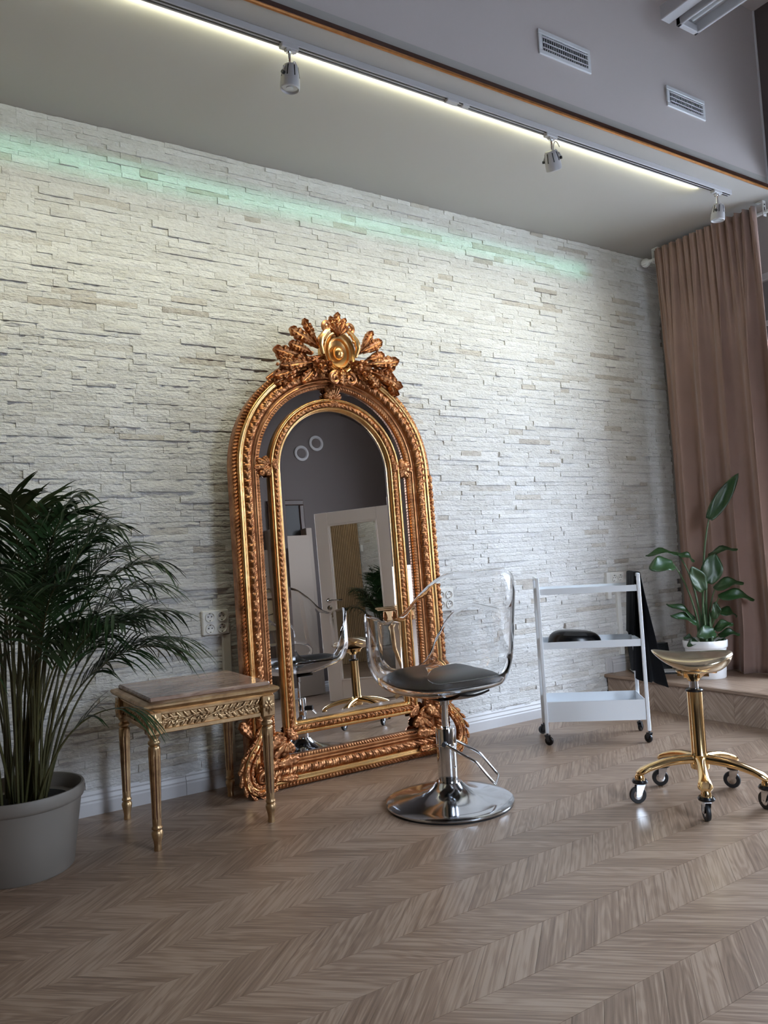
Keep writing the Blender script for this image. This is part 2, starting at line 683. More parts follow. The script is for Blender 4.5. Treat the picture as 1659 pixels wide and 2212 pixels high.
M_ACRYL = plain('clear_acrylic', (0.97, 0.975, 0.98), 0.0)
_b = M_ACRYL.node_tree.nodes['Principled BSDF']
_b.inputs['Transmission Weight'].default_value = 1.0
_b.inputs['IOR'].default_value = 1.42
M_PANE = clear_mat('window_pane', (0.95, 0.97, 0.97), 1.45)
M_LEATHER = plain('black_leather', (0.010, 0.010, 0.011), 0.38, bump=0.15, bscale=260)
M_VELVET = plain('dusty_rose_velvet', (0.34, 0.225, 0.185), 0.85, bump=0.12, bscale=120, var=0.16, vscale=5, sheen=0.35, spec=0.15)
M_CLOTHB = plain('black_cloth', (0.005, 0.0055, 0.007), 0.85, bump=0.1, bscale=240, spec=0.2)
M_PALM = leaf_mat('palm_green', (0.012, 0.032, 0.010), (0.030, 0.062, 0.018), 0.38)
M_CANE = leaf_mat('palm_cane', (0.045, 0.050, 0.014), (0.085, 0.070, 0.020), 0.45)
M_LEAF = leaf_mat('glossy_dark_leaf', (0.010, 0.032, 0.010), (0.026, 0.066, 0.016), 0.33)
M_STEM = leaf_mat('plant_stem', (0.035, 0.075, 0.025), (0.07, 0.12, 0.045), 0.4)
M_SLAT = plain('slat_oak', (0.42, 0.27, 0.14), 0.5, var=0.2, vscale=20)
M_FELT = plain('black_felt', (0.012, 0.011, 0.010), 0.95)
M_CREAM = plain('cream_paint', (0.36, 0.285, 0.225), 0.5)
M_DOORW = plain('white_door_paint', (0.86, 0.78, 0.72), 0.4)
M_BROWN = plain('dark_brown_wood', (0.055, 0.022, 0.014), 0.4, var=0.3, vscale=25)
M_CONCRETE = plain('grey_facade', (0.30, 0.28, 0.27), 0.9, bump=0.5, bscale=30, var=0.3, vscale=6)
M_ASPHALT = plain('pale_paving', (0.42, 0.41, 0.40), 0.9)
M_LED = emit_mat('led_strip_glow', (0.93, 1.0, 0.70), 10.0)
M_LENS = plain('lamp_lens', (0.55, 0.56, 0.56), 0.15)

# ================================================================== SETTING
def slab(name, boxes, mat, smooth=False):
    mb = MB()
    for b in boxes:
        x0, x1, y0, y1, z0, z1 = b
        mb.box(((x0 + x1) / 2, (y0 + y1) / 2, (z0 + z1) / 2), (x1 - x0, y1 - y0, z1 - z0))
    return struct(mb.build(name, mat, smooth=smooth))


PZ = 0.216          # platform height
PX = 4.48           # platform front edge

wall_back = slab('wall_back', [(XL - 0.2, XA + 0.2, 0.022, 0.2, -0.02, 4.9)], M_CONCRETE)
wall_left = slab('wall_left', [(XL - 0.2, XL, YF - 0.2, 0.022, -0.02, 4.9)], M_FELT)
y0, y1, z0, z1 = WIN_R
slab('wall_right', [(XR, XR + 0.22, y1, 0.022, -0.02, 4.9), (XR, XR + 0.22, YF - 0.2, y0, -0.02, 4.9),
                    (XR, XR + 0.22, y0, y1, -0.02, z0), (XR, XR + 0.22, y0, y1, z1, 4.9),
                    (XU, XR, YB, YB + 0.1, ZS + 0.08, 4.9)], M_WALLG)
slab('wall_right', [(XU, XR + 0.2, YF - 0.2, YB, ZS, 4.9)], M_DARK)  # darker than the wall below: its lack of light put into the colour
x0, x1, z0, z1 = WIN_F
slab('wall_front', [(XL, x0, YF - 0.22, YF, -0.02, 4.9), (x1, XR, YF - 0.22, YF, -0.02, 4.9),
                    (x0, x1, YF - 0.22, YF, -0.02, z0), (x0, x1, YF - 0.22, YF, z1, 4.9)], M_DARK)
slab('ceiling', [(XL - 0.2, XR + 0.2, YF - 0.2, YB + 0.1, ZC, ZC + 0.1)], M_WALLG)
slab('ceiling_soffit', [(XL, XA, YB, 0.022, ZS, ZS + 0.08)], M_SOFF)
slab('wall_bulkhead', [(XL, XU, YB, YB + 0.10, ZS + 0.08, ZC + 0.05)], M_WALLG)
slab('trim_1', [(XL, XU, YB - 0.016, YB, ZS - 0.002, ZS + 0.026)], M_BROWN)
mb = MB()
mb.cyl((XL, YB - 0.010, ZS - 0.003), (XU, YB - 0.010, ZS - 0.003), 0.0085, 8)
struct(mb.build('trim_2', M_COPPER))
slab('trim_3', [(XU - 0.010, XU, YB - 0.010, YB, ZS + 0.03, ZC)], M_TRIMW)


# -------- right window: casing, sash bars, panes (in front of a real street)
def window(name, axis, a0, a1, z0, z1, plane, depth, inward, nbars, transom, mat=M_TRIMW):
    """axis 'y': window in a wall of constant x; axis 'x': wall of constant y"""
    w = thing(name, None, None)
    struct(w)

    def bx(mb, u0, u1, zz0, zz1, d0, d1, bev=0.004):
        if axis == 'y':
            mb.box((plane + inward * (d0 + d1) / 2, (u0 + u1) / 2, (zz0 + zz1) / 2), (abs(d1 - d0), u1 - u0, zz1 - zz0), bev=bev)
        else:
            mb.box(((u0 + u1) / 2, plane + inward * (d0 + d1) / 2, (zz0 + zz1) / 2), (u1 - u0, abs(d1 - d0), zz1 - zz0), bev=bev)
    c = 0.05
    for (u0, u1, v0, v1) in ((a0 - c, a1 + c, z1, z1 + c), (a0 - c, a1 + c, z0 - c, z0), (a0 - c, a0, z0, z1), (a1, a1 + c, z0, z1)):
        mb = MB()
        bx(mb, u0, u1, v0, v1, 0.0, 0.018)
        mb.build('casing', mat, w, smooth=False)
    f = 0.06
    dd = (-0.20, -0.14)
    us = np.linspace(a0, a1, nbars + 2)
    mb = MB()
    bx(mb, a0, a1, z0, z0 + f, *dd)
    bx(mb, a0, a1, z1 - f, z1, *dd)
    bx(mb, a0, a0 + f, z0 + f, z1 - f, *dd)
    bx(mb, a1 - f, a1, z0 + f, z1 - f, *dd)
    if transom:
        bx(mb, a0 + f, a1 - f, transom - f / 2, transom + f / 2, *dd)
    for u in us[1:-1]:
        bx(mb, u - f / 2, u + f / 2, z0 + f, z1 - f, *dd)
    mb.build('sash', mat, w, smooth=False)
    rows = [(z0 + f, transom - f / 2), (transom + f / 2, z1 - f)] if transom else [(z0 + f, z1 - f)]
    for i in range(len(us) - 1):
        for (r0, r1) in rows:
            mb = MB()
            bx(mb, us[i] + (f if i == 0 else f / 2) - .005, us[i + 1] - (f if i == len(us) - 2 else f / 2) + .005, r0 - .005, r1 + .005, -0.173, -0.167, bev=0)
            mb.build('pane', M_PANE, w, smooth=False)
    return w


window('window_1', 'y', WIN_R[0], WIN_R[1], WIN_R[2], WIN_R[3], XR, 0.22, -1, 1, 2.56)
window('window_3', 'x', WIN_F[0], WIN_F[1], WIN_F[2], WIN_F[3], YF, 0.22, 1, 0, None)

# blind-covered window in the end of the alcove, mostly behind the curtain
w3 = thing('window_2', None, None)
struct(w3)
for (a, b, c, d) in ((-1.20, 0.0, 3.06, 3.11), (-1.20, 0.0, 0.55, 0.60)):
    mb = MB()
    mb.box((XA - 0.012, (a + b) / 2, (c + d) / 2), (0.024, b - a, d - c), bev=0.003)
    mb.build('casing', M_TRIMW, w3, smooth=False)
mb = MB()
mb.box((XA - 0.004, -0.60, 1.82), (0.008, 1.20, 2.46))
mb.build('blind', M_CONCRETE, w3, smooth=False)
for (a, b, c, d) in ((-1.10, -0.10, 2.72, 2.76), (-0.72, -0.69, 0.60, 2.72), (-1.10, -1.07, 0.60, 2.72)):
    mb = MB()
    mb.box((XA - 0.014, (a + b) / 2, (c + d) / 2), (0.020, b - a, d - c), bev=0.003)
    mb.build('sash_bar', M_TRIMW, w3, smooth=False)

# street outside the windows
slab('street_ground', [(-30, 40, -40, YF - 0.3, -0.35, -0.25), (XR + 0.3, 40, YF - 0.3, 20, -0.35, -0.25)], M_ASPHALT)
hb = MB()
for i, (a, h) in enumerate(((-14, 4.2), (-9.5, 5.6), (-5, 4.4), (-0.5, 6.0), (4, 4.8), (8.5, 5.2))):
    hb.box((XR + 20, a, h / 2 - .3), (4, 4.2, h))
    hb.box((XR + 20, a, h + 0.2), (4.4, 1.4, 0.9))
for i, (a, h) in enumerate(((-12, 4.4), (-6.5, 5.4), (-1, 4.6), (4.5, 5.8), (10, 4.6))):
    hb.box((a, YF - 20, h / 2 - .3), (5.2, 4, h))
    hb.box((a, YF - 20, h + 0.2), (1.6, 4.4, 0.9))
struct(hb.build('street_facades', M_CONCRETE, smooth=False))

# -------- ledger-stone cladding: every stone its own block
def stone_block(xa, xb, za, zb, d):
    """uneven split front, flat sides; y from 0.022 (wall) to -d"""
    g = 0.0006
    xa, xb, za, zb = xa + g, xb - g, za + g, zb - g
    nx = max(3, min(10, int((xb - xa) / 0.028) + 1))
    nz = 3
    xs = np.linspace(xa, xb, nx)
    zs = np.linspace(za, zb, nz)
    G = np.zeros((nx, nz, 3))
    j = RNG.normal(0, 0.0022, (nx, nz))
    j[:, 0] -= 0.0015
    j[:, -1] -= 0.0015
    j[1:-1, 1] += RNG.normal(0.0015, 0.002, nx - 2)
    for a in range(nx):
        for b in range(nz):
            G[a, b] = (xs[a] + (RNG.normal(0, .002) if 0 < a < nx - 1 else 0), -d - j[a, b], zs[b] + (RNG.normal(0, .002) if b == 1 else 0))
    vs = G.reshape(-1, 3).tolist()
    fs = []
    for a in range(nx - 1):
        for b in range(nz - 1):
            k = a * nz + b
            fs.append((k, k + nz, k + nz + 1, k + 1))
    rim = [a * nz for a in range(nx)] + [(nx - 1) * nz + b for b in range(1, nz)] + \
          [a * nz + nz - 1 for a in range(nx - 2, -1, -1)] + [b for b in range(nz - 2, 0, -1)]
    o = len(vs)
    for r in rim:
        x, _, z = vs[r]
        vs.append((x, 0.0215, z))
    n = len(rim)
    for k in range(n):
        fs.append((rim[k], o + k, o + (k + 1) % n, rim[(k + 1) % n]))
    return vs, fs


CAMP = np.array([0.0, -4.0687, 1.19])
Rcam = np.array([[0.84372648, -0.53386294, -0.05582099], [-0.01648345, 0.07817553, -0.99680333], [0.53652019, 0.84194949, 0.05715886]])


def px(p):
    """where a point shows in the photograph (used only to rank pieces by size)"""
    c = Rcam @ (np.asarray(p, float) - CAMP)
    if c[2] < 0.05:
        return None
    return 829.5 + 1660 * c[0] / c[2], 1106 + 1660 * c[1] / c[2], c[2]


stones = []
# ledger panels: 0.60 x 0.135 m, four strips each, neighbouring panels offset per course
z = 0.095
row = 0
while z < ZS - 0.002:
    hs = RNG.uniform(0.024, 0.040, 4)
    hs = hs / hs.sum() * 0.134
    x = XL + RNG.uniform(-0.6, 0)
    while x < XA - 0.02:
        W = 0.60
        pd = RNG.normal(0.004, 0.0014)
        zz = z
        for k in range(4):
            shift = (0.035 if k % 2 else -0.035) * (1 if row % 2 else -1)
            xa = x + shift
            xe = x + W + shift
            top = min(zz + hs[k], ZS - 0.001)
            if top - zz > 0.008:
                while xa < xe - 1e-6:
                    L = RNG.choice([0.10, 0.14, 0.18, 0.24, 0.32]) * RNG.uniform(0.85, 1.15)
                    xb = xa + L
                    if xe - xb < 0.09:
                        xb = xe
                    a_, b_ = max(xa, XL + .001), min(xb, XA - .001)
                    if b_ - a_ > 0.02:
                        d = pd + RNG.choice([0, 0.0015, 0.003, 0.006, 0.010], p=[.45, .28, .16, .07, .04]) + RNG.normal(0, .0007)
                        r = RNG.random()
                        stones.append((a_, b_, zz, top, d, r))
                    xa = xb
            zz += hs[k]
        x += W
    z += 0.134
    row += 1


def stone_px_area(s):
    a, b, c, d = s[:4]
    q = px(((a + b) / 2, 0, (c + d) / 2))
    if q is None or not (0 < q[0] < 1659 and 0 < q[1] < 2212):
        return 0
    u, v, w = q
    # behind mirror, palm, curtain, table, chair: not counted as showing
    if 500 < u < 950 and 830 < v < 1720:
        return 0
    if u < 330 and v > 1120:
        return 0
    if u > 1400:
        return 0
    return (b - a) * (d - c) / w ** 2 * (0.84 ** 1)


order = sorted(range(len(stones)), key=lambda i: -stone_px_area(stones[i]))
single = set(order[:300])
rest = MB()
rr = []
for i, s in enumerate(stones):
    vs, fs = stone_block(*s[:5])
    if i in single:
        c = np.array(((s[0] + s[1]) / 2, 0, (s[2] + s[3]) / 2))
        mb = MB()
        mb.add(vs, fs)
        o = mb.build('stone', M_STONE, wall_back, smooth=True, angle=50)
        set_rnd(o, [s[5]] * len(vs))
    else:
        rest.add(vs, fs)
        rr += [s[5]] * len(vs)
o = rest.build('stone_cladding', M_STONE, wall_back, smooth=True, angle=50)
set_rnd(o, rr)
o['kind'] = 'stuff'

# -------- slatted left wall (seen through the reflections)
for i in range(64):
    yy = -0.03 - i * 0.036
    mb = MB()
    mb.box((XL + 0.012, yy, 1.77), (0.024, 0.024, 3.53), bev=0.002)
    mb.build('slat', M_SLAT, wall_left, smooth=False)


# -------- floor: chevron oak, rows along x
def wood_prism(mb, quad, z0, z1, bev=0.0):
    """quad: four (x, y) corners counter-clockwise"""
    q = np.array(quad, float)
    vs = [(x, y, z0) for x, y in q] + [(x, y, z1) for x, y in q]
    fs = [(3, 2, 1, 0), (4, 5, 6, 7)] + [(i, (i + 1) % 4, 4 + (i + 1) % 4, 4 + i) for i in range(4)]
    mb.add(vs, fs)
    return vs, fs


def grain_uv(o, uvs_by_vert):
    me = o.data
    lay = me.uv_layers.new(name='grain')
    li = np.zeros(len(me.loops), np.int32)
    me.loops.foreach_get('vertex_index', li)
    lay.data.foreach_set('uv', np.asarray(uvs_by_vert, np.float32)[li].ravel())


floor = slab('floor', [(XL - 0.2, XR + 0.2, YF - 0.2, 0.05, -0.06, -0.009)], M_FELT)
ROWW, STEP, ANG = 0.2055, 0.118, math.radians(42)
DX = ROWW / math.tan(ANG)
gap = 0.0005
planks = []
k0 = int(math.floor((YF + 1.557) / ROWW)) - 1
for k in range(k0, 9):
    ya = -1.557 + ROWW * k
    yb = ya + ROWW
    if ya > 0.0 or yb < YF:
        continue
    up = (k % 2 == 0)           # row k = -2 (-1.968..-1.7625) climbs to the right
    ya2, yb2 = max(ya, YF), min(yb, 0.02)
    x = XL - 0.5 + (0.03 * (k % 3))
    while x < XR + 0.3:
        dxa = DX * (ya2 - ya) / ROWW
        dxb = DX * (yb2 - ya) / ROWW
        if up:
            xa, xb = x + dxa, x + dxb
        else:
            xa, xb = x + DX - dxa, x + DX - dxb
        quad = [(xa + gap, ya2 + gap), (xa + STEP - gap, ya2 + gap), (xb + STEP - gap, yb2 - gap), (xb + gap, yb2 - gap)]
        cxm = (xa + xb + STEP) / 2
        if max(xa, xb) > XL - 0.05 and min(xa, xb) + STEP < XR + 0.15:
            planks.append((quad, ANG if up else -ANG, RNG.random(), (cxm, (ya2 + yb2) / 2)))
        x += STEP


def plank_rank(p):
    q = px((*p[3], 0))
    if q is None or not (-20 < q[0] < 1680 and 1500 < q[1] < 2240):
        return 0
    return 1 / q[2] ** 3


porder = sorted(range(len(planks)), key=lambda i: -plank_rank(planks[i]))
psingle = set(porder[:300])
rest, ruv, rrn = MB(), [], []
for i, (quad, ang, r, c) in enumerate(planks):
    ca, sa = math.cos(ang), math.sin(ang)
    uv = [((x - c[0]) * ca + (y - c[1]) * sa, -(x - c[0]) * sa + (y - c[1]) * ca) for x, y in quad] * 2
    if i in psingle:
        mb = MB()
        wood_prism(mb, quad, -0.009, 0.0)
        o = mb.build('plank', M_WOOD, floor, smooth=False)
        grain_uv(o, uv)
        set_rnd(o, [r] * 8)
    else:
        wood_prism(rest, quad, -0.009, 0.0)
        ruv += uv
        rrn += [r] * 8
o = rest.build('planking', M_WOOD, floor, smooth=False)
grain_uv(o, ruv)
set_rnd(o, rrn)
o['kind'] = 'stuff'

# -------- platform by the shop window: chevron riser, oak nosing, oak top
platform = slab('platform', [(PX + 0.012, XR, -3.2, 0.02, 0.0, PZ - 0.012)], M_FELT)


def clip_poly(poly, z0, z1):
    def half(P, f):
        out = []
        for i in range(len(P)):
            a, b = P[i], P[(i + 1) % len(P)]
            fa, fb = f(a), f(b)
            if fa >= 0:
                out.append(a)
            if fa * fb < 0:
                t = fa / (fa - fb)
                out.append((a[0] + t * (b[0] - a[0]), a[1] + t * (b[1] - a[1])))
        return out
    P = half(poly, lambda p: p[1] - z0)
    return half(P, lambda p: z1 - p[1]) if P else P


def riser_piece(poly, ang, r):
    if len(poly) < 3:
        return
    n = len(poly)
    c = np.mean(np.array(poly), axis=0)
    vs = [(PX, y, z) for y, z in poly] + [(PX + 0.012, y, z) for y, z in poly]
    fs = [tuple(range(n)), tuple(range(2 * n - 1, n - 1, -1))] + [(i, n + i, n + (i + 1) % n, (i + 1) % n) for i in range(n)]
    ca, sa = math.cos(ang), math.sin(ang)
    uv = [((y - c[0]) * ca + (z - c[1]) * sa, -(y - c[0]) * sa + (z - c[1]) * ca) for y, z in poly] * 2
    mb = MB()
    mb.add(vs, fs)
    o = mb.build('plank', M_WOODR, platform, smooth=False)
    fix_normals(o)
    grain_uv(o, uv)
    set_rnd(o, [r] * (2 * n))


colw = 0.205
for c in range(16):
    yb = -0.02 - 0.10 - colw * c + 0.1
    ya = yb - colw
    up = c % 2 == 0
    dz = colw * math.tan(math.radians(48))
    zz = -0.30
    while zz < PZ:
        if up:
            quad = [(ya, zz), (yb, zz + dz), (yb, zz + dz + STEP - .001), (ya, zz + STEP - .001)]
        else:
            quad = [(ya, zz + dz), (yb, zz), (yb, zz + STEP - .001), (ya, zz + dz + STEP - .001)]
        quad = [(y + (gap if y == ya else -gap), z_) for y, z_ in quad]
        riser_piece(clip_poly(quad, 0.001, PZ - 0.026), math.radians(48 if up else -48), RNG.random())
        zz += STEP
mb = MB()
mb.box((PX - 0.004, -1.6, PZ - 0.0125), (0.026, 3.2, 0.025), bev=0.004)
o = mb.build('nosing', M_WOOD, platform, smooth=False)
V = np.array([v.co[:] for v in o.data.vertices])
grain_uv(o, np.stack([V[:, 1], V[:, 0] + V[:, 2]], 1))
set_rnd(o, [0.25] * len(V))
for k in range(7):
    xa = PX + 0.010 + 0.153 * k
    n = 0
    yy = 0.02 + (0.65 if k % 2 else 0)
    ylim = -3.2
    while yy > ylim:
        a, b = max(yy - 1.2, ylim), min(yy, 0.02)
        if b - a > 0.02 and xa < XR:
            mb = MB()
            quad = [(xa + gap, a + gap), (min(xa + 0.153, XA if ylim > -2 else XR) - gap, a + gap), (min(xa + 0.153, XA if ylim > -2 else XR) - gap, b - gap), (xa + gap, b - gap)]
            vs, fs = wood_prism(mb, quad, PZ - 0.011, PZ)
            o = mb.build('plank', M_WOOD, platform, smooth=False)
            grain_uv(o, [(y, x) for x, y, z_ in vs])
            set_rnd(o, [RNG.random()] * 8)
        yy -= 1.2

# -------- baseboards (moulded section extruded)
BB = [(0.0, 0.0), (0.021, 0.0), (0.021, 0.058), (0.017, 0.066), (0.019, 0.074), (0.012, 0.092), (0.014, 0.100), (0.008, 0.116), (0.0, 0.118)]


def baseboard(name, p0, p1, inward, z0=0.0, mat=M_BASEB, mitre0=0.0):
    d = np.array(p1, float) - np.array(p0, float)
    L = np.hypot(*d)
    d /= L
    mb = MB()
    vs = []
    for (p, s) in ((np.array(p0, float), mitre0), (np.array(p1, float), 0)):
        for (o_, z_) in BB:
            q = p + np.array(inward) * o_ + d * s * z_
            vs.append((q[0], q[1], z0 + z_))
    n = len(BB)
    fs = [(i, (i + 1) % n, n + (i + 1) % n, n + i) for i in range(n)] + [tuple(range(n))[::-1], tuple(range(n, 2 * n))]
    mb.add(vs, fs)
    o = mb.build(name, mat, smooth=False)
    fix_normals(o)
    return struct(o)


baseboard('baseboard_back', (XL, 0.004), (1.262, 0.004), (0, -1))
baseboard('baseboard_back', (1.264, 0.004), (PX - 0.001, 0.004), (0, -1))
baseboard('baseboard_back', (PX + 0.075, 0.004), (XA, 0.004), (0, -1), z0=PZ)
# upright mitred end piece of the moulding on the platform
mb = MB()
mb.box((PX + 0.012, -0.0065, PZ + 0.059), (0.022, 0.021, 0.118), bev=0.004)
mb.box((PX + 0.036, -0.004, PZ + 0.059), (0.026, 0.016, 0.118), bev=0.004)
mb.box((PX + 0.062, -0.003, PZ + 0.059), (0.026, 0.014, 0.118), bev=0.004)
struct(mb.build('baseboard_end', M_BASEB, smooth=False))
baseboard('baseboard_front', (XL, YF), (XR, YF), (0, 1))

# -------- half-height partition, door leaf and jamb opposite the mirror
LEAF0 = (3.700, -3.468)
LANG = math.radians(44)
LEAFW, LEAFH = 0.80, 1.925
HX, HY = LEAF0[0] + LEAFW * math.cos(LANG), LEAF0[1] + LEAFW * math.sin(LANG)
door = thing('door_1', None, None, (LEAF0[0], LEAF0[1], 0.004), LANG)
struct(door)
st = 0.095
for (a, b, c, d) in ((0, st + .045, 0, LEAFH), (LEAFW - st - .045, LEAFW, 0, LEAFH)):
    mb = MB()
    mb.box(((a + b) / 2, 0, (c + d) / 2), (b - a, 0.040, d - c), bev=0.004)
    mb.build('stile', M_DOORW, door, smooth=False)
for (c, d) in ((0, 0.20), (LEAFH - 0.13, LEAFH)):
    mb = MB()
    mb.box((LEAFW / 2, 0, (c + d) / 2), (LEAFW - 2 * st - .09, 0.040, d - c), bev=0.004)
    mb.build('rail', M_DOORW, door, smooth=False)
mb = MB()
a0, a1, c0, c1 = st + .045, LEAFW - st - .045, 0.20, LEAFH - 0.13
for (a, b, c, d) in ((a0, a0 + .016, c0, c1), (a1 - .016, a1, c0, c1), (a0, a1, c0, c0 + .016), (a0, a1, c1 - .016, c1)):
    mb.box(((a + b) / 2, 0, (c + d) / 2), (b - a, 0.050, d - c), bev=0.003)
mb.build('glazing_bead', M_DOORW, door, smooth=False)
mb = MB()
mb.box(((a0 + a1) / 2, 0, (c0 + c1) / 2), (a1 - a0, 0.008, c1 - c0))
mb.build('mirrored_pane', mirror_mat('door_mirror', (0.62, 0.62, 0.60)), door, smooth=False)
for sgn in (1, -1):
    mb = MB()
    mb.lathe([(0.026, 0), (0.026, 0.006), (0.020, 0.009), (0.0, 0.009)], 20, T(0.085, sgn * 0.020, 1.015) @ RX(-sgn * PI / 2))
    mb.tube([(0.085, sgn * 0.022, 1.015), (0.085, sgn * 0.058, 1.015), (0.095, sgn * 0.066, 1.015), (0.200, sgn * 0.066, 1.012)], [0.009, 0.009, 0.010, 0.008], 10)
    mb.build('lever_handle', M_CHROME, door)
    mb = MB()
    mb.lathe([(0.026, 0), (0.026, 0.006), (0.018, 0.009), (0.006, 0.009), (0.006, 0.004), (0.0, 0.004)], 20, T(0.085, sgn * 0.020, 0.940) @ RX(-sgn * PI / 2))
    mb.build('key_rose', M_BRUSHED, door)
jamb = slab('door_jamb', [(HX + 0.01, HX + 0.09, HY - 0.05, HY + 0.04, 0, 2.02)], M_DOORW)
slab('wall_partition', [(HX + 0.09, XR, HY - 0.06, HY + 0.02, 0, 1.26)], M_DOORW)
slab('trim_4', [(HX + 0.08, XR, HY - 0.075, HY + 0.035, 1.26, 1.30)], M_TRIMW)

# cream cupboard-height door in the wall behind, with casing
d2 = thing('door_2', None, None)
struct(d2)
for (a, b, zt, mat, nm) in ((3.66, 4.02, 1.80, M_CREAM, 'leaf'),):
    mb = MB()
    mb.box(((a + b) / 2, YF + 0.23, zt / 2 + .005), (b - a, 0.04, zt), bev=0.004)
    mb.build(nm, mat, d2, smooth=False)
mb = MB()
mb.box((4.065, YF + 0.08, 0.95), (0.075, 0.16, 1.90), bev=0.004)
mb.build('casing', M_CREAM, d2, smooth=False)
mb = MB()
mb.box((3.62, YF + 0.08, 0.95), (0.075, 0.16, 1.90), bev=0.004)
mb.build('casing', M_CREAM, d2, smooth=False)

# ================================================================== THINGS
# ------------------------------------------------------------------ gilded mirror
def arch(w, zb, zs, nb, ns, na):
    """closed arch outline, counter-clockwise seen from the room, starting bottom left"""
    P = [(-w + 2 * w * t, zb) for t in np.linspace(0, 1, nb, endpoint=False)]
    P += [(w, zb + (zs - zb) * t) for t in np.linspace(0, 1, ns, endpoint=False)]
    P += [(w * math.cos(a), zs + w * math.sin(a)) for a in np.linspace(0, PI, na, endpoint=False)]
    P += [(-w, zs - (zs - zb) * t) for t in np.linspace(0, 1, ns, endpoint=False)]
    return np.array(P)


ZSPR = 1.69


def arch_sweep(w, zb, prof, nb, ns, na, relief=None):
    """prof: list of (inset d, height h); relief(s, d) adds carved height. h towards the room (-y)."""
    mid = arch(w - np.mean([p[0] for p in prof]), zb + np.mean([p[0] for p in prof]), ZSPR, nb, ns, na)
    seg = np.hypot(*(np.roll(mid, -1, 0) - mid).T)
    s = np.concatenate([[0], np.cumsum(seg)[:-1]])
    tot = seg.sum()
    G = np.zeros((len(mid), len(prof), 3))
    for j, (d, h) in enumerate(prof):
        P = arch(w - d, zb + d, ZSPR, nb, ns, na)
        e = relief(s, d, tot) if relief else 0.0
        G[:, j, 0] = P[:, 0]
        G[:, j, 1] = -(h + e)
        G[:, j, 2] = P[:, 1]
    return G


def leafband(d0, d1, pitch, amp, skew=1.0, vein=3):
    """carved leaf scroll between insets d0 and d1"""
    def f(s, d, tot):
        n = max(1, round(tot / pitch))
        u = s / tot * n
        v = (d - d0) / (d1 - d0) * 2 - 1
        if abs(v) >= 1:
            return np.zeros_like(u)
        env = (1 - v * v) ** 0.5
        a = np.abs(np.sin(PI * (u + skew * 0.45 * abs(v)))) ** 0.7
        b = 0.35 * np.sin(2 * PI * vein * (u + 0.2 * v)) * (0.4 + abs(v))
        c = 0.45 * np.sin(2 * PI * u * 0.5 + 3.0 * v)
        return amp * env * (0.25 + 0.75 * a + 0.4 * b + 0.3 * c)
    return f


mirror = thing('arched_mirror', 'tall arched floor mirror in carved copper-gold frame leaning on the stone wall', 'mirror', (2.157, -0.255, 0.004))
mirror.rotation_euler = (-0.040, 0, 0)
OW, OB = 0.645, 0.0

# carcass behind the frame
mb = MB()
A = arch(OW - 0.004, OB + 0.001, ZSPR, 12, 20, 60)
B = arch(0.475, 0.17, ZSPR, 12, 20, 60)
G = np.zeros((len(A), 4, 3))
for j, (P, y) in enumerate(((A, -0.004), (A, 0.050), (B, 0.050), (B, 0.004))):
    G[:, j, 0], G[:, j, 1], G[:, j, 2] = P[:, 0], y, P[:, 1]
mb.grid(G, wrap_u=True)
fix_normals(mb.build('backing', M_FRAMEG, mirror))


def add_band(name, mat, w, zb, prof, res, relief=None, parent=None):
    nb, ns, na = (int(2 * w / res), int((ZSPR - zb) / res), int(PI * w / res))
    mb = MB()
    mb.grid(arch_sweep(w, zb, prof, nb, ns, na, relief), wrap_u=True)
    return mb.build(name, mat, parent or mirror, angle=60)


def rope(d0, d1, pitch, amp):
    def f(s, d, tot):
        n = round(tot / pitch)
        v = (d - d0) / (d1 - d0) * 2 - 1
        return amp * max(0, 1 - v * v) ** .5 * (0.55 + 0.45 * np.sin(2 * PI * (s / tot * n + 0.35 * v)))
    return f


# outer frame: rope edge, bright cove, carved band, stepped fillets, beaded sight edge
add_band('outer_rope_edge', M_FRAMEG, OW, OB, [(0.000, 0.0), (0.000, 0.030)] + [(d, 0.030) for d in np.linspace(0.002, 0.024, 7)] + [(0.026, 0.030)],
         0.004, rope(0.000, 0.026, 0.020, 0.012))
add_band('outer_cove', M_FRAMEB, OW, OB, [(0.024, 0.028), (0.026, 0.046), (0.030, 0.052), (0.036, 0.053), (0.044, 0.048), (0.050, 0.041), (0.056, 0.042), (0.058, 0.036)], 0.02)
add_band('carved_band', M_FRAMEG, OW, OB, [(0.056, 0.030)] + [(d, 0.036 + 0.008 * math.sin(PI * (d - .058) / .05)) for d in np.linspace(0.058, 0.108, 13)] + [(0.110, 0.026)],
         0.0035, leafband(0.058, 0.108, 0.043, 0.012))
add_band('stepped_fillet', M_FRAMEG, OW, OB, [(0.108, 0.024), (0.110, 0.034), (0.116, 0.036), (0.120, 0.030), (0.124, 0.030), (0.127, 0.034), (0.132, 0.034), (0.136, 0.026), (0.140, 0.025)], 0.02)
add_band('beaded_sight_edge', M_FRAMEG, OW, OB, [(0.139, 0.016)] + [(d, 0.022) for d in np.linspace(0.140, 0.157, 6)] + [(0.159, 0.002)],
         0.004, rope(0.139, 0.158, 0.017, 0.007))
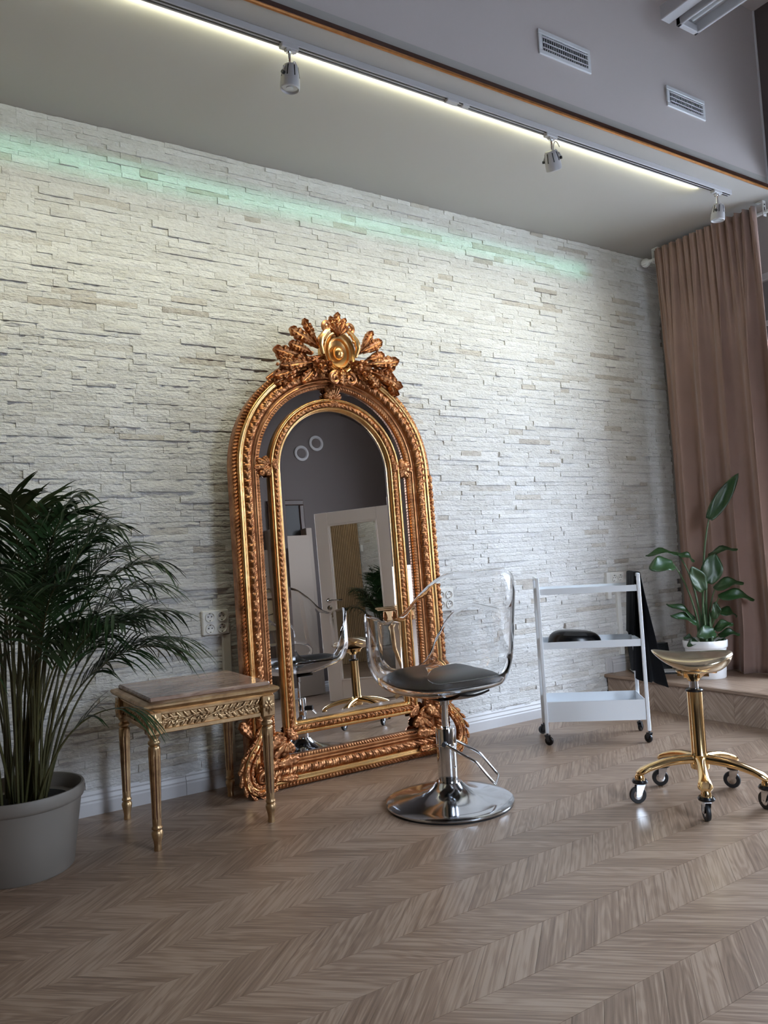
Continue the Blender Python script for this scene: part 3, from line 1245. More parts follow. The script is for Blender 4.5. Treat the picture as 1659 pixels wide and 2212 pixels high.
# inner frame
IW, IB = 0.426, 0.257
add_band('inner_cove', M_FRAMEB, IW, IB, [(0.000, 0.001), (0.000, 0.024), (0.004, 0.033), (0.010, 0.036), (0.016, 0.034), (0.021, 0.028), (0.023, 0.022)], 0.02)
add_band('inner_carved_band', M_FRAMEG, IW, IB, [(0.022, 0.018)] + [(d, 0.026) for d in np.linspace(0.024, 0.048, 9)] + [(0.050, 0.018)],
         0.003, leafband(0.023, 0.049, 0.027, 0.010, 1.0, 2))
add_band('inner_sight_edge', M_FRAMEB, IW, IB, [(0.049, 0.018), (0.051, 0.026), (0.056, 0.027), (0.063, 0.022), (0.069, 0.014), (0.071, 0.002)], 0.02)

# glass: border ring and bevelled centre plate
mb = MB()
A = arch(0.492, 0.150, ZSPR, 12, 20, 72)
B = arch(0.420, 0.262, ZSPR, 12, 20, 72)
G = np.zeros((len(A), 2, 3))
for j, P in enumerate((A, B)):
    G[:, j, 0], G[:, j, 2] = P[:, 0], P[:, 1]
mb.grid(G, wrap_u=True)
mb.build('border_glass', M_MIRROR, mirror, smooth=False)
mb = MB()
P = arch(0.335, 0.348, ZSPR, 12, 20, 72)
mb.add([(x, -0.003, z) for x, z in P], [tuple(range(len(P)))])
cg = mb.build('centre_glass', M_MIRROR, mirror, smooth=False)
mb = MB()
A, B = arch(0.359, 0.324, ZSPR, 12, 20, 72), arch(0.335, 0.348, ZSPR, 12, 20, 72)
G = np.zeros((len(A), 2, 3))
for j, (P, y) in enumerate(((A, -0.0012), (B, -0.003))):
    G[:, j, 0], G[:, j, 1], G[:, j, 2] = P[:, 0], y, P[:, 1]
mb.grid(G, wrap_u=True)
mb.build('bevel', M_BEVELG, mirror, smooth=False)
for c in mirror.children:
    if c.name.split('.')[0] in ('border_glass', 'centre_glass', 'bevel'):
        # face the room
        import bmesh
        bm = bmesh.new()
        bm.from_mesh(c.data)
        for f in bm.faces:
            if f.normal.y > 0:
                f.normal_flip()
        bm.to_mesh(c.data)
        bm.free()


def acanthus(L, W, lobes=4, rise=0.02, curl=0.25, nu=25, nv=9, oak=False):
    """a carved leaf along +z from the origin, face towards -y; returns grid"""
    G = np.zeros((nu, nv, 3))
    for i in range(nu):
        t = i / (nu - 1)
        env = math.sin(PI * min(1, (t * 0.92 + 0.08))) ** 0.75 * (1 - 0.25 * t)
        lobe = 0.70 + 0.30 * abs(math.sin(PI * lobes * t))
        if oak:
            env = (0.16 + 0.84 * min(1, t * 1.5) ** 0.8) * (1 - t ** 5) ** 0.5
            lobe = 0.64 + 0.28 * abs(math.sin(PI * (lobes * t + 0.1))) ** 0.8 + 0.08 * abs(math.sin(PI * lobes * 2.5 * t))
            if i == nu - 1:
                env = 0.12
        if t > 0.97 and not oak:
            lobe *= 0.4
        w = W / 2 * env * lobe
        for j in range(nv):
            v = j / (nv - 1) * 2 - 1
            sweep = 0.16 * L * abs(v) * abs(math.sin(PI * lobes * t)) * (1 - t)
            h = rise * (1 - 0.55 * v * v) * math.sin(PI * (0.12 + 0.8 * t)) + 0.22 * rise * math.cos(5 * PI * v) * (0.3 + 0.7 * abs(v)) \
                + 0.25 * rise * abs(math.sin(PI * lobes * t)) * abs(v)
            if oak:
                h += 0.13 * rise * math.cos(2 * PI * lobes * 1.5 * (t - 0.25 * abs(v))) * min(1, 2.5 * abs(v)) - 0.28 * rise * math.exp(-(v / 0.13) ** 2)
            h += curl * L * max(0, t - 0.72) ** 2 * 4 * 0.6
            G[i, j] = (v * w, -h, t * L + sweep)
    return G


def leaf_part(parent, name, x, z, ang, L, W, y=-0.05, lobes=4, rise=0.022, mat=None, curl=0.25, oak=False):
    """ang: direction of the tip, 0 = up, clockwise positive, in the frame plane"""
    mb = MB()
    mb.shell(acanthus(L, W, lobes, rise, curl, 37 if oak else 25, 11 if oak else 9, oak), np.array((0, 0.010, 0)), T(x, y, z) @ RY(ang))
    return fix_normals(mb.build(name, mat or M_FRAMEG, parent, angle=70))


def scroll_pts(cx_, cz_, r0, r1, a0, turns, n=40, y=-0.06, dy=0.0):
    out = []
    for i in range(n):
        t = i / (n - 1)
        a = a0 + turns * 2 * PI * t
        r = r0 + (r1 - r0) * t
        out.append((cx_ + r * math.cos(a), y + dy * t, cz_ + r * math.sin(a)))
    return out


# crest on top
def crest_leaf(x, z, ang, L, W, y=-0.045, rise=0.022, lobes=4):
    L, W, lobes = L * 0.96, W * 0.88, lobes + 1
    return leaf_part(mirror, 'crest_leaf', x, z, math.radians(ang), L, W, y, lobes, rise, oak=True)


mb = MB()   # ground of the crest: a bar following the arch
pts = []
for a in np.linspace(math.radians(52), math.radians(128), 21):
    pts.append(((OW + 0.006) * math.cos(a), -0.012, ZSPR + (OW + 0.012) * math.sin(a)))
mb.tube(pts, [0.010 + 0.014 * math.sin(PI * i / 20) for i in range(21)], 10)
mb.build('crest_base', M_FRAMEG, mirror)
CX, CZ = 0.050, 2.385
CX = 0.045
# cartouche: oval shield with rim, dish and boss
mb = MB()


def ell(rx, rz, cz, y, n=48, pinch=0.0):
    return [(CX + rx * math.cos(a) * (1 + pinch * math.cos(2 * a)), y, cz + rz * math.sin(a)) for a in np.linspace(0, 2 * PI, n, endpoint=False)]


rings = [(0.112, 0.135, -0.01), (0.110, 0.133, -0.060), (0.102, 0.124, -0.076), (0.092, 0.113, -0.072), (0.088, 0.108, -0.060), (0.080, 0.098, -0.056),
         (0.074, 0.092, -0.068), (0.066, 0.083, -0.066), (0.060, 0.076, -0.048), (0.030, 0.040, -0.040), (0.001, 0.001, -0.040)]
G = np.array([ell(a, b, CZ, y) for a, b, y in rings]).transpose(1, 0, 2)
mb.grid(G, wrap_u=True)
fix_normals(mb.build('cartouche', M_FRAMEB, mirror, angle=50))
mb = MB()
mb.lathe([(0.041, -0.004), (0.040, 0.014), (0.033, 0.028), (0.018, 0.038), (0.0, 0.041)], 28, T(CX, -0.040, CZ) @ RX(PI / 2) @ SCL(0.92, 1.12, 1))
mb.build('boss', M_FRAMEB, mirror)
for sx in (-1, 1):
    mb = MB()   # C-scrolls above and below the shield
    mb.tube([(CX + sx * p[0], p[1], p[2]) for p in scroll_pts(0.072, CZ + 0.150, 0.034, 0.006, -1.6, 1.35, 40, -0.072)], [0.012 - 0.004 * i / 39 for i in range(40)], 8)
    mb.build('scroll', M_FRAMEG, mirror)
    mb = MB()
    mb.tube([(CX + sx * p[0], p[1], p[2]) for p in scroll_pts(0.052, CZ - 0.162, 0.036, 0.006, 1.7, -1.35, 40, -0.082)], [0.013 - 0.004 * i / 39 for i in range(40)], 8)
    mb.build('scroll', M_FRAMEG, mirror)
    mb = MB()
    mb.tube([(CX + sx * 0.108, -0.066, CZ - 0.02), (CX + sx * 0.125, -0.07, CZ + 0.03), (CX + sx * 0.118, -0.072, CZ + 0.075), (CX + sx * 0.085, -0.074, CZ + 0.115), (CX + sx * 0.06, -0.074, CZ + 0.13)],
            [0.010, 0.016, 0.018, 0.014, 0.010], 8)
    mb.build('scroll', M_FRAMEB, mirror)
    mb = MB()   # scroll ears at the sides
    mb.tube([(CX + sx * p[0], p[1], p[2]) for p in scroll_pts(0.118, CZ + 0.055, 0.024, 0.004, 2.6, -1.3, 30, -0.070)], [0.010 - 0.004 * i / 29 for i in range(30)], 8)
    mb.build('scroll', M_FRAMEG, mirror)
# top palmette
for a, L, W in ((0, 0.150, 0.062), (-24, 0.130, 0.05), (24, 0.130, 0.05), (-46, 0.095, 0.045), (46, 0.095, 0.045)):
    crest_leaf(CX, CZ + 0.095, a, L, W, -0.070, 0.016, 3)
crest_leaf(CX, CZ - 0.095, 180, 0.115, 0.085, -0.080, 0.018, 3)
crest_leaf(CX - 0.02, CZ - 0.105, 215, 0.09, 0.05, -0.070, 0.014, 3)
crest_leaf(CX + 0.02, CZ - 0.105, 145, 0.09, 0.05, -0.070, 0.014, 3)
# oak-leaf sprays left and right
SPRAY = [(-0.085, 2.40, -62, 0.215, 0.100), (-0.10, 2.41, -28, 0.175, 0.070), (-0.11, 2.33, -80, 0.27, 0.105), (-0.12, 2.31, -100, 0.24, 0.10),
         (-0.16, 2.30, -112, 0.25, 0.10), (-0.19, 2.27, -118, 0.22, 0.085), (-0.13, 2.36, -70, 0.16, 0.09), (-0.22, 2.30, -70, 0.14, 0.075),
         (-0.10, 2.30, -135, 0.16, 0.09), (-0.20, 2.33, -140, 0.13, 0.07), (-0.27, 2.25, -150, 0.11, 0.06), (-0.07, 2.36, -120, 0.15, 0.08)]
for (x, z, a, L, W) in SPRAY:
    crest_leaf(x, z, a, L, W, -0.050 + 0.012 * RNG.normal(), 0.024, 4)
    crest_leaf(0.09 - x + 0.0, z - 0.008, -a + (6 if a > -60 else 0), L * 0.98, W, -0.050 + 0.012 * RNG.normal(), 0.024, 4)
# roses: overlapping petals
for (x, z, R) in ((-0.105, 2.285, 0.062), (0.185, 2.262, 0.062), (-0.045, 2.30, 0.035), (0.125, 2.31, 0.034)):
    rose = None
    mb = MB()
    for ring, (r, n, y, tilt) in enumerate(((1.0, 7, -0.055, 0.25), (0.68, 6, -0.072, 0.55), (0.40, 4, -0.086, 0.9))):
        for k in range(n):
            a = 2 * PI * k / n + ring * 0.5
            G = np.zeros((5, 6, 3))
            for i in range(5):
                for j in range(6):
                    t, v = i / 4, (j / 5 - .5) * 2
                    rr_ = R * r * (0.25 + 0.75 * t)
                    aa = v * (PI / n) * 1.25 * math.sin(PI * (0.3 + 0.55 * t))
                    G[i, j] = (rr_ * math.sin(aa), -(0.012 * t * t * 2 * tilt + 0.010 * (1 - v * v)), rr_ * math.cos(aa))
            mb.shell(G, np.array((0, 0.005, 0)), T(x, y, z) @ RY(a))
    mb.lathe([(R * .22, 0), (R * .24, .01), (R * .15, .02), (0, .024)], 12, T(x, -0.09, z) @ RX(PI / 2))
    fix_normals(mb.build('rose', M_FRAMEG, mirror, angle=60))
# berries
for _ in range(26):
    mb = MB()
    t = RNG.uniform(0.3, 1) * RNG.choice([-1, 1])
    a = math.radians(90 + t * 34)
    r = OW + RNG.uniform(0.00, 0.05)
    mb.lathe([(0.0085, -.002), (0.0105, .004), (0.007, .011), (0, .013)], 8, T(r * math.cos(a), -0.058 - RNG.uniform(0, .02), ZSPR + r * math.sin(a)) @ RX(PI / 2))
    mb.build('berry', M_FRAMEG, mirror)
# running leaves down the outer right edge, as in a loose garland
for k in range(15):
    a = math.radians(46 - k * 3.6)
    leaf_part(mirror, 'edge_leaf', (OW - 0.006) * math.cos(a), ZSPR + (OW - 0.006) * math.sin(a), PI / 2 - a + 2.85, 0.062, 0.032, -0.036, 3, 0.014)
for k in range(28):
    leaf_part(mirror, 'edge_leaf', OW - 0.008, ZSPR - 0.01 - k * 0.046, PI - 0.22, 0.060, 0.026, -0.034, 3, 0.012)


def clasp(x, z, ang, s=1.0):
    """shell-like clasp bridging the border glass"""
    c = thing_part('leaf_clasp', x, z)
    for a, L in ((0, 0.10), (-30, 0.085), (30, 0.085), (-62, 0.062), (62, 0.062), (180, 0.045), (150, 0.05), (210, 0.05)):
        mb = MB()
        mb.shell(acanthus(L * s, 0.046 * s, 3, 0.015, 0.45, 21, 7, True), np.array((0, 0.007, 0)), T(0, -0.026, -0.035 * s) @ RY(math.radians(a)))
        o = mb.build('lobe', M_FRAMEG, c, angle=70)
        fix_normals(o)
    c.rotation_euler = (0, ang, 0)
    return c


def thing_part(name, x, z):
    o = bpy.data.objects.new(name, None)
    COL.objects.link(o)
    o.parent = mirror
    o.location = (x, 0, z)
    return o


clasp(0.0, ZSPR + 0.455, 0)
clasp(-0.456, ZSPR + 0.02, -PI / 2 - 0.15)
clasp(0.456, ZSPR + 0.02, PI / 2 + 0.15)
clasp(-0.452, 0.215, math.radians(-135), 1.25)
clasp(0.452, 0.215, math.radians(135), 1.25)
def smooth_path(P, R, k=5):
    P = [np.array(p, float) for p in P]
    outp, outr = [], []
    n = len(P)
    for i in range(n - 1):
        p0, p1, p2, p3 = P[max(i - 1, 0)], P[i], P[i + 1], P[min(i + 2, n - 1)]
        for t in np.linspace(0, 1, k, endpoint=False):
            outp.append(tuple(0.5 * (2 * p1 + (p2 - p0) * t + (2 * p0 - 5 * p1 + 4 * p2 - p3) * t * t + (3 * p1 - p0 - 3 * p2 + p3) * t ** 3)))
            outr.append(float(R[i] + (R[i + 1] - R[i]) * t))
    outp.append(tuple(P[-1]))
    outr.append(R[-1])
    return outp, outr


# scroll feet with leaves at both lower corners
for sx in (-1, 1):
    foot = thing_part('scroll_foot', sx * 0.60, 0.0)
    mb = MB()
    pts = [(sx * -0.03, -0.060, 0.36), (sx * -0.012, -0.066, 0.31), (sx * 0.012, -0.070, 0.26), (sx * 0.050, -0.072, 0.215), (sx * 0.082, -0.074, 0.160), (sx * 0.088, -0.076, 0.105),
           (sx * 0.070, -0.078, 0.055), (sx * 0.030, -0.080, 0.026), (sx * -0.018, -0.080, 0.030), (sx * -0.045, -0.080, 0.062), (sx * -0.040, -0.080, 0.098), (sx * -0.012, -0.080, 0.112),
           (sx * 0.014, -0.080, 0.096), (sx * 0.014, -0.080, 0.070), (sx * -0.006, -0.080, 0.062)]
    pr_ = [0.012, 0.019, 0.024, 0.028, 0.030, 0.030, 0.029, 0.026, 0.023, 0.020, 0.018, 0.016, 0.014, 0.011, 0.009]
    pts, pr_ = smooth_path(pts, pr_)
    mb.tube(pts, pr_, 14)

    mb.build('volute', M_FRAMEG, foot)
    mb = MB()
    nq = int(len(pts) * .75)
    for dx in (-0.4, 0.4):
        mb.tube([(p[0] + sx * 0.004, p[1] - r_ * 0.86, p[2] + dx * r_) for p, r_ in zip(pts[:nq], pr_[:nq])], [0.30 * r_ for r_ in pr_[:nq]], 6)
    mb.build('raised_fillet', M_FRAMEB, foot)
    for i in range(3, int(len(pts) * .62), 4):
        (xa_, ya_, za_), (xb_, yb_, zb_) = pts[i], pts[i + 2]
        ang_ = math.atan2(xb_ - xa_, zb_ - za_)
        for off in (-0.55, 0.0, 0.55):
            mb = MB()
            mb.shell(acanthus(0.060, 0.026, 3, 0.012, 0.4, 17, 5, True), np.array((0, 0.006, 0)), T(xa_, ya_ - pr_[i] * (0.95 - 0.35 * abs(off)), za_) @ RY(ang_) @ T(off * pr_[i] * 1.5, 0, 0) @ RY(off * 0.35))
            fix_normals(mb.build('scroll_leaf', M_FRAMEG, foot, angle=70))
    for (x, z, a, L, W) in ((0.0, 0.33, -20, 0.10, 0.06), (0.02, 0.27, 35, 0.13, 0.06), (-0.05, 0.33, -10, 0.12, 0.05), (-0.02, 0.10, -60, 0.11, 0.06),
                            (-0.03, 0.20, -50, 0.14, 0.07), (-0.06, 0.13, -85, 0.16, 0.07), (0.0, 0.16, 180, 0.10, 0.06), (-0.08, 0.06, -95, 0.13, 0.05)):
        mb = MB()
        mb.shell(acanthus(L, W * 1.1, 4, 0.020, 0.4, 25, 7, True), np.array((0, 0.009, 0)), T(sx * x, -0.055, z) @ RY(math.radians(a) * sx))
        fix_normals(mb.build('foot_leaf', M_FRAMEG, foot, angle=70))

# ------------------------------------------------------------------ clear styling chair (faces the mirror: local +y)
chair = thing('salon_chair', 'clear acrylic salon chair with black cushion on round steel base facing the mirror', 'chair', (2.205, -1.048, 0.0), -0.03)
mb = MB()
mb.lathe([(0.0, 0.004), (0.296, 0.004), (0.302, 0.007), (0.305, 0.012), (0.304, 0.018), (0.296, 0.022), (0.25, 0.028), (0.19, 0.037), (0.14, 0.050), (0.10, 0.068), (0.075, 0.088), (0.060, 0.105), (0.0, 0.105)], 72)
mb.build('round_base', M_BRUSHED, chair, angle=35)
mb = MB()
mb.lathe([(0.290, 0.0), (0.300, 0.0), (0.300, 0.0045), (0.290, 0.0045)], 60)
mb.build('rubber_rim', M_RUBBER, chair)
mb = MB()
mb.lathe([(0.0465, 0.085), (0.048, 0.090), (0.048, 0.352), (0.046, 0.357), (0.024, 0.358), (0.020, 0.352), (0.0, 0.352)], 40)
mb.build('pump_column', M_CHROME, chair)
mb = MB()
mb.lathe([(0.0, 0.34), (0.0165, 0.34), (0.0165, 0.462), (0.023, 0.464), (0.023, 0.498), (0.0, 0.498)], 24)
mb.build('piston', M_CHROME, chair)
mb = MB()   # ring clip on the column, axle of the pedal
mb.lathe([(0.0485, 0.272), (0.050, 0.274), (0.050, 0.284), (0.0485, 0.286)], 40)
mb.build('collar', M_CHROME, chair)
pu = Vector((0.72, -0.69, 0)).normalized()      # direction the pedal sticks out
pw = Vector((-pu.y, pu.x, 0))                   # across
mb = MB()
loop = [pw * 0.062 + Vector((0, 0, .292)), pw * 0.075 + pu * 0.02 + Vector((0, 0, .285)), pw * 0.080 + pu * 0.13 + Vector((0, 0, .225)), pw * 0.080 + pu * 0.150 + Vector((0, 0, .212)), pw * 0.080 + pu * 0.215 + Vector((0, 0, .130)),
        pw * 0.074 + pu * 0.228 + Vector((0, 0, .116)), pw * 0.060 + pu * 0.232 + Vector((0, 0, .112))]
full = loop + [Vector(p) - pw * 2 * Vector(p).dot(pw) for p in loop[::-1]]
mb.tube(full, 0.0062, 10)
mb.build('pump_pedal', M_CHROME, chair)
mb = MB()
mb.cyl(pw * 0.048 + Vector((0, 0, .292)), pw * 0.092 + Vector((0, 0, .292)), 0.016, 16)
mb.cyl(pw * -0.048 + Vector((0, 0, .292)), pw * -0.078 + Vector((0, 0, .292)), 0.011, 16)
mb.build('pedal_hub', M_DGREY, chair)
mb = MB()   # mounting plate under the shell with turned-up tongue towards the back
mb.box((0, 0.0, 0.505), (0.16, 0.16, 0.014), bev=0.004)
G = np.zeros((7, 5, 3))
for i in range(7):
    for j in range(5):
        t, v = i / 6, j / 4 * 2 - 1
        G[i, j] = (v * (0.085 - 0.012 * math.sin(PI * t)) + 0.03, -0.05 - 0.16 * t, 0.496 + 0.03 * t * t + 0.012 * v * v * t)
mb.shell(G, np.array((0, 0, 0.010)))
fix_normals(mb.build('mounting_plate', M_BLACK, chair))


def rim_height(phi):
    """phi: 0 = front (+y), +-pi = back"""
    a = abs(phi)
    keys = [(0.0, 0.606), (0.28, 0.608), (0.42, 0.640), (0.58, 0.780), (0.80, 0.880), (1.12, 0.922), (1.48, 0.908), (1.80, 0.890), (2.05, 0.915), (2.34, 1.020), (2.52, 1.085), (2.75, 1.106), (PI, 1.100)]
    for (a0, h0), (a1, h1) in zip(keys[:-1], keys[1:]):
        if a <= a1:
            t = (a - a0) / (a1 - a0)
            t = t * t * (3 - 2 * t)
            return h0 + (h1 - h0) * t
    return keys[-1][1]


def shell_pt(phi, s):
    """s: 0 centre of the seat .. 1 rim"""
    cphi, sphi = math.cos(phi), math.sin(phi)
    # plan radius of the wall (superellipse)
    a_, b_ = 0.330, (0.325 if cphi > 0 else 0.275)
    n_ = 2.6
    R = 1.0 / ((abs(sphi) / a_) ** n_ + (abs(cphi) / b_) ** n_) ** (1 / n_)
    zr = rim_height(phi)
    k = 0.52
    if s < k:                       # seat pan
        t = s / k
        r = R * 0.86 * t
        z = 0.512 + 0.050 * t ** 2.2 + (0.032 * t * t * max(0, cphi))
    else:
        t = (s - k) / (1 - k)
        z0_ = 0.562 + 0.032 * max(0, cphi)
        tt = t
        r = R * (0.86 + 0.14 * (1 - (1 - min(1, tt * 2.2)) ** 2))
        z = z0_ + (zr - z0_) * (tt ** 1.25)
        # back leans and flares a little outwards
        if z > 0.62:
            r += (z - 0.62) * (0.16 * max(0, -cphi) + 0.05 * max(0, cphi))
    x, y = r * sphi, r * cphi
    # widen the head of the back slightly flat
    return x, y, z


NP, NSH = 120, 44
vs, fs, keep = [], [], []
for i in range(NP):
    phi = -PI + 2 * PI * i / NP
    for j in range(NSH + 1):
        vs.append(shell_pt(phi, j / NSH))
for i in range(NP):
    for j in range(NSH):
        a, b = i * (NSH + 1) + j, i * (NSH + 1) + j + 1
        c, d = ((i + 1) % NP) * (NSH + 1) + j + 1, ((i + 1) % NP) * (NSH + 1) + j
        ctr = np.mean([vs[a], vs[b], vs[c], vs[d]], axis=0)
        # slot between seat and back
        if ctr[1] < -0.18:
            u = ctr[0] / 0.235
            w = (ctr[2] - 0.655) / 0.050
            if abs(u) ** 3.5 + abs(w) ** 3.5 < 1:
                continue
        if j == 0:
            fs.append((a, b, c))
        else:
            fs.append((a, b, c, d))
mb = MB()
mb.add(vs, fs)
sh = mb.build('clear_shell', M_ACRYL, chair, angle=180)
import bmesh
bm = bmesh.new()
bm.from_mesh(sh.data)
bmesh.ops.remove_doubles(bm, verts=bm.verts, dist=1e-5)
bmesh.ops.delete(bm, geom=[v for v in bm.verts if not v.link_faces], context='VERTS')
# round the stair-stepped slot edge
for _ in range(6):
    bv = [v for v in bm.verts if any(e.is_boundary for e in v.link_edges)]
    new = {}
    for v in bv:
        nb_ = [e.other_vert(v) for e in v.link_edges if e.is_boundary]
        if len(nb_) == 2:
            new[v] = v.co * 0.5 + (nb_[0].co + nb_[1].co) * 0.25
    for v, c in new.items():
        v.co = c
bmesh.ops.recalc_face_normals(bm, faces=bm.faces)
bm.to_mesh(sh.data)
bm.free()
sol = sh.modifiers.new('thickness', 'SOLIDIFY')
sol.thickness = 0.009
sol.offset = 0
bv = sh.modifiers.new('bevel', 'BEVEL')
bv.width = 0.003
bv.segments = 2
bv.limit_method = 'ANGLE'
bv.angle_limit = math.radians(50)
# cushion
G0 = np.zeros((25, 31, 3))
for i in range(25):
    for j in range(31):
        s_, t_ = i / 24, j / 30 * 2 * PI
        sx_, cx_ = math.sin(t_), math.cos(t_)
        n_ = 3.0
        R = 1.0 / ((abs(sx_) / 0.262) ** n_ + (abs(cx_) / 0.250) ** n_) ** (1 / n_)
        e = min(1, s_)
        r = R * e
        z = 0.574 + 0.050 * (1 - e ** 5) + 0.022 * max(0, cx_) * e + 0.010 * (r / 0.25) ** 2
        G0[i, j] = (r * sx_, r * cx_ + 0.005, z)
G1 = G0.copy()
for i in range(25):
    for j in range(31):
        x, y, z = G0[i, j]
        e = i / 24
        G1[i, j, 2] = 0.532 + 0.046 * e ** 2 + 0.026 * max(0, y / .25) * e ** 2
mb = MB()
mb.grid(G0)
mb.grid(G1)
mb.grid(np.stack([G0[-1], G1[-1]]))
cu = mb.build('seat_cushion', M_LEATHER, chair, angle=70)
fix_normals(cu)

# ------------------------------------------------------------------ gilded side table
TX0, TX1, TY0, TY1 = 0.905, 1.450, -0.712, -0.180
TW, TD = 0.522, 0.512
table = thing('side_table', 'small gilded side table with beige marble top and fluted legs beside the mirror', 'table', (1.177, -0.446, 0.0), 0.0)
HT = 0.640
mb = MB()
# moulded top frame
prof = [(0.0, 0.0), (-0.004, 0.006), (0.006, 0.010), (0.018, 0.018), (0.026, 0.028), (0.027, 0.036), (0.022, 0.042), (0.012, 0.044), (0.002, 0.047), (-0.02, 0.047)]
hx, hy = TW / 2 + 0.022, TD / 2 + 0.022


def rect_sweep(mb, hx, hy, prof, z0):
    cn = [(-1, -1), (1, -1), (1, 1), (-1, 1)]
    G = np.zeros((4, len(prof), 3))
    for i, (a, b) in enumerate(cn):
        for j, (o, z) in enumerate(prof):
            G[i, j] = (a * (hx + o), b * (hy + o), z0 + z)
    mb.grid(G, wrap_u=True)
    return mb


rect_sweep(mb, hx, hy, prof, 0.576)
mb.box((0, 0, 0.610), (2 * hx - .03, 2 * hy - .03, 0.022))
fix_normals(mb.build('top_moulding', M_TABLEG, table, smooth=True, angle=25))
mb = MB()
mb.box((0, 0, 0.630), (2 * hx - 0.008, 2 * hy - 0.008, 0.022), bev=0.007)
mb.build('marble_top', M_MARBLE, table, smooth=False)


def flower(mb, M_, r=0.020, n=8, h=0.006):
    for k in range(n):
        a = 2 * PI * k / n
        L = r * (1.25 if k % 2 == 0 else 1.0)
        G = np.zeros((5, 3, 3))
        for i in range(5):
            for j in range(3):
                t, v = i / 4, j - 1
                G[i, j] = (v * r * .30 * math.sin(PI * (0.1 + .8 * t)), -(h * (1 - .6 * abs(v)) * math.sin(PI * (.15 + .8 * t))), t * L)
        mb.grid(G, M_ @ RY(a))
    mb.lathe([(r * .22, 0), (r * .2, h), (0, h * 1.3)], 10, M_ @ RX(PI / 2))


LEGP = [(0.0, 0.0), (0.0155, 0.0), (0.0165, 0.006), (0.0150, 0.020), (0.0165, 0.036), (0.0225, 0.060), (0.0245, 0.072), (0.0215, 0.082), (0.0170, 0.086), (0.0225, 0.091), (0.0225, 0.098), (0.0185, 0.102),
        (0.0190, 0.108), (0.0190, 0.125), (0.0205, 0.20), (0.0225, 0.28), (0.0245, 0.36), (0.0255, 0.405), (0.0255, 0.425), (0.0240, 0.434), (0.0180, 0.438), (0.0245, 0.444), (0.0265, 0.450), (0.0245, 0.457), (0.0190, 0.461), (0.0180, 0.468),
        (0.0250, 0.476), (0.0262, 0.482), (0.0, 0.482)]


def flute(a, z):
    if 0.122 < z < 0.41:
        e = min(1, (z - .122) / .012, (.41 - z) / .012)
        return 1 - 0.17 * e * max(0, math.cos(7 * a) - 0.2) / 0.8
    return 1.0


# finer stations for the fluted shaft
P2 = []
for (a, b) in zip(LEGP[:-1], LEGP[1:]):
    P2.append(a)
    if a[1] >= 0.108 and b[1] <= 0.43 and b[1] - a[1] > 0.02:
        for t in np.linspace(0, 1, 5)[1:-1]:
            P2.append((a[0] + (b[0] - a[0]) * t, a[1] + (b[1] - a[1]) * t))
P2.append(LEGP[-1])
for sx in (-1, 1):
    for sy in (-1, 1):
        lx, ly = sx * (TW / 2), sy * (TD / 2)
        mb = MB()
        mb.lathe(P2, 56, T(lx, ly, 0), flute)
        leg = mb.build('leg', M_TABLEG, table, angle=50)
        mb = MB()
        for k in range(7):
            a = 2 * PI * k / 7
            mb.box((0, 0, 0.0), (0.0035, 0.0045, 0.270), T(lx + 0.0182 * math.cos(a), ly + 0.0182 * math.sin(a), 0.268) @ RZ(a) @ RY(0.014), bev=0.001)
        mb.build('red_flutes', M_GROOVE, leg, smooth=False)
        mb = MB()
        mb.box((lx, ly, 0.532), (0.062, 0.062, 0.096), bev=0.004)
        blk = mb.build('corner_block', M_TABLEG, table, smooth=False)
        mb = MB()
        for (ox, oy, rz) in ((0, -1, 0), (1, 0, PI / 2), (-1, 0, -PI / 2), (0, 1, PI)):
            flower(mb, T(lx + ox * 0.0305, ly + oy * 0.0305, 0.532) @ RZ(rz) @ SCL(1, 1, 1.4), 0.0235, 8, 0.008)
        fix_normals(mb.build('rosette', M_TABLEG, blk, angle=60))


def vine(mb, L, M_, n=14):
    """interlaced stems with leaves and berries, along x, face to -y"""
    for ph in (0, PI):
        pts = [(x, -0.004 - 0.002 * math.cos(2 * PI * x / (L / 2) + ph), 0.011 * math.sin(2 * PI * x / (L / 2) + ph)) for x in np.linspace(-L / 2, L / 2, 40)]
        mb.tube(pts, 0.0028, 6, M=M_)
    for k in range(n * 2):
        x = -L / 2 + L * (k + .5) / (n * 2)
        s = 1 if k % 2 else -1
        G = acanthus(0.038, 0.020, 2, 0.007, 0.3, 9, 5)
        mb.shell(G, np.array((0, .003, 0)), M_ @ T(x, -0.002, 0) @ RY(PI / 2 + s * 0.75 + (0 if x > 0 else PI)))
    for k in range(n):
        x = -L / 2 + L * (k + .3) / n
        mb.lathe([(0.0045, 0), (0.0055, .004), (0, .008)], 8, M_ @ T(x, -0.003, 0.006 * (-1) ** k) @ RX(PI / 2))


for (rz, L, off) in ((0, TW - 0.062, TD / 2), (PI, TW - 0.062, TD / 2), (PI / 2, TD - 0.062, TW / 2), (-PI / 2, TD - 0.062, TW / 2)):
    mb = MB()
    M_ = RZ(rz)
    mb.box((0, -off + 0.006, 0.533), (L, 0.016, 0.094), M_)
    mb.box((0, -off - 0.006, 0.572), (L, 0.012, 0.016), M_, bev=.003)
    mb.box((0, -off - 0.006, 0.494), (L, 0.012, 0.020), M_, bev=.003)
    ap = mb.build('apron', M_TABLEG, table, smooth=False)
    mb = MB()
    vine(mb, L - 0.01, M_ @ T(0, -off - 0.002, 0.533) @ SCL(1, 1, 1.3))
    fix_normals(mb.build('carved_vine', M_TABLEG, ap, angle=60))

# ------------------------------------------------------------------ white trolley
tro = thing('trolley', 'white metal three-tier trolley on black castors before the platform', 'trolley', (3.6165, -0.6675, 0.0), math.atan2(-0.385, 0.46))
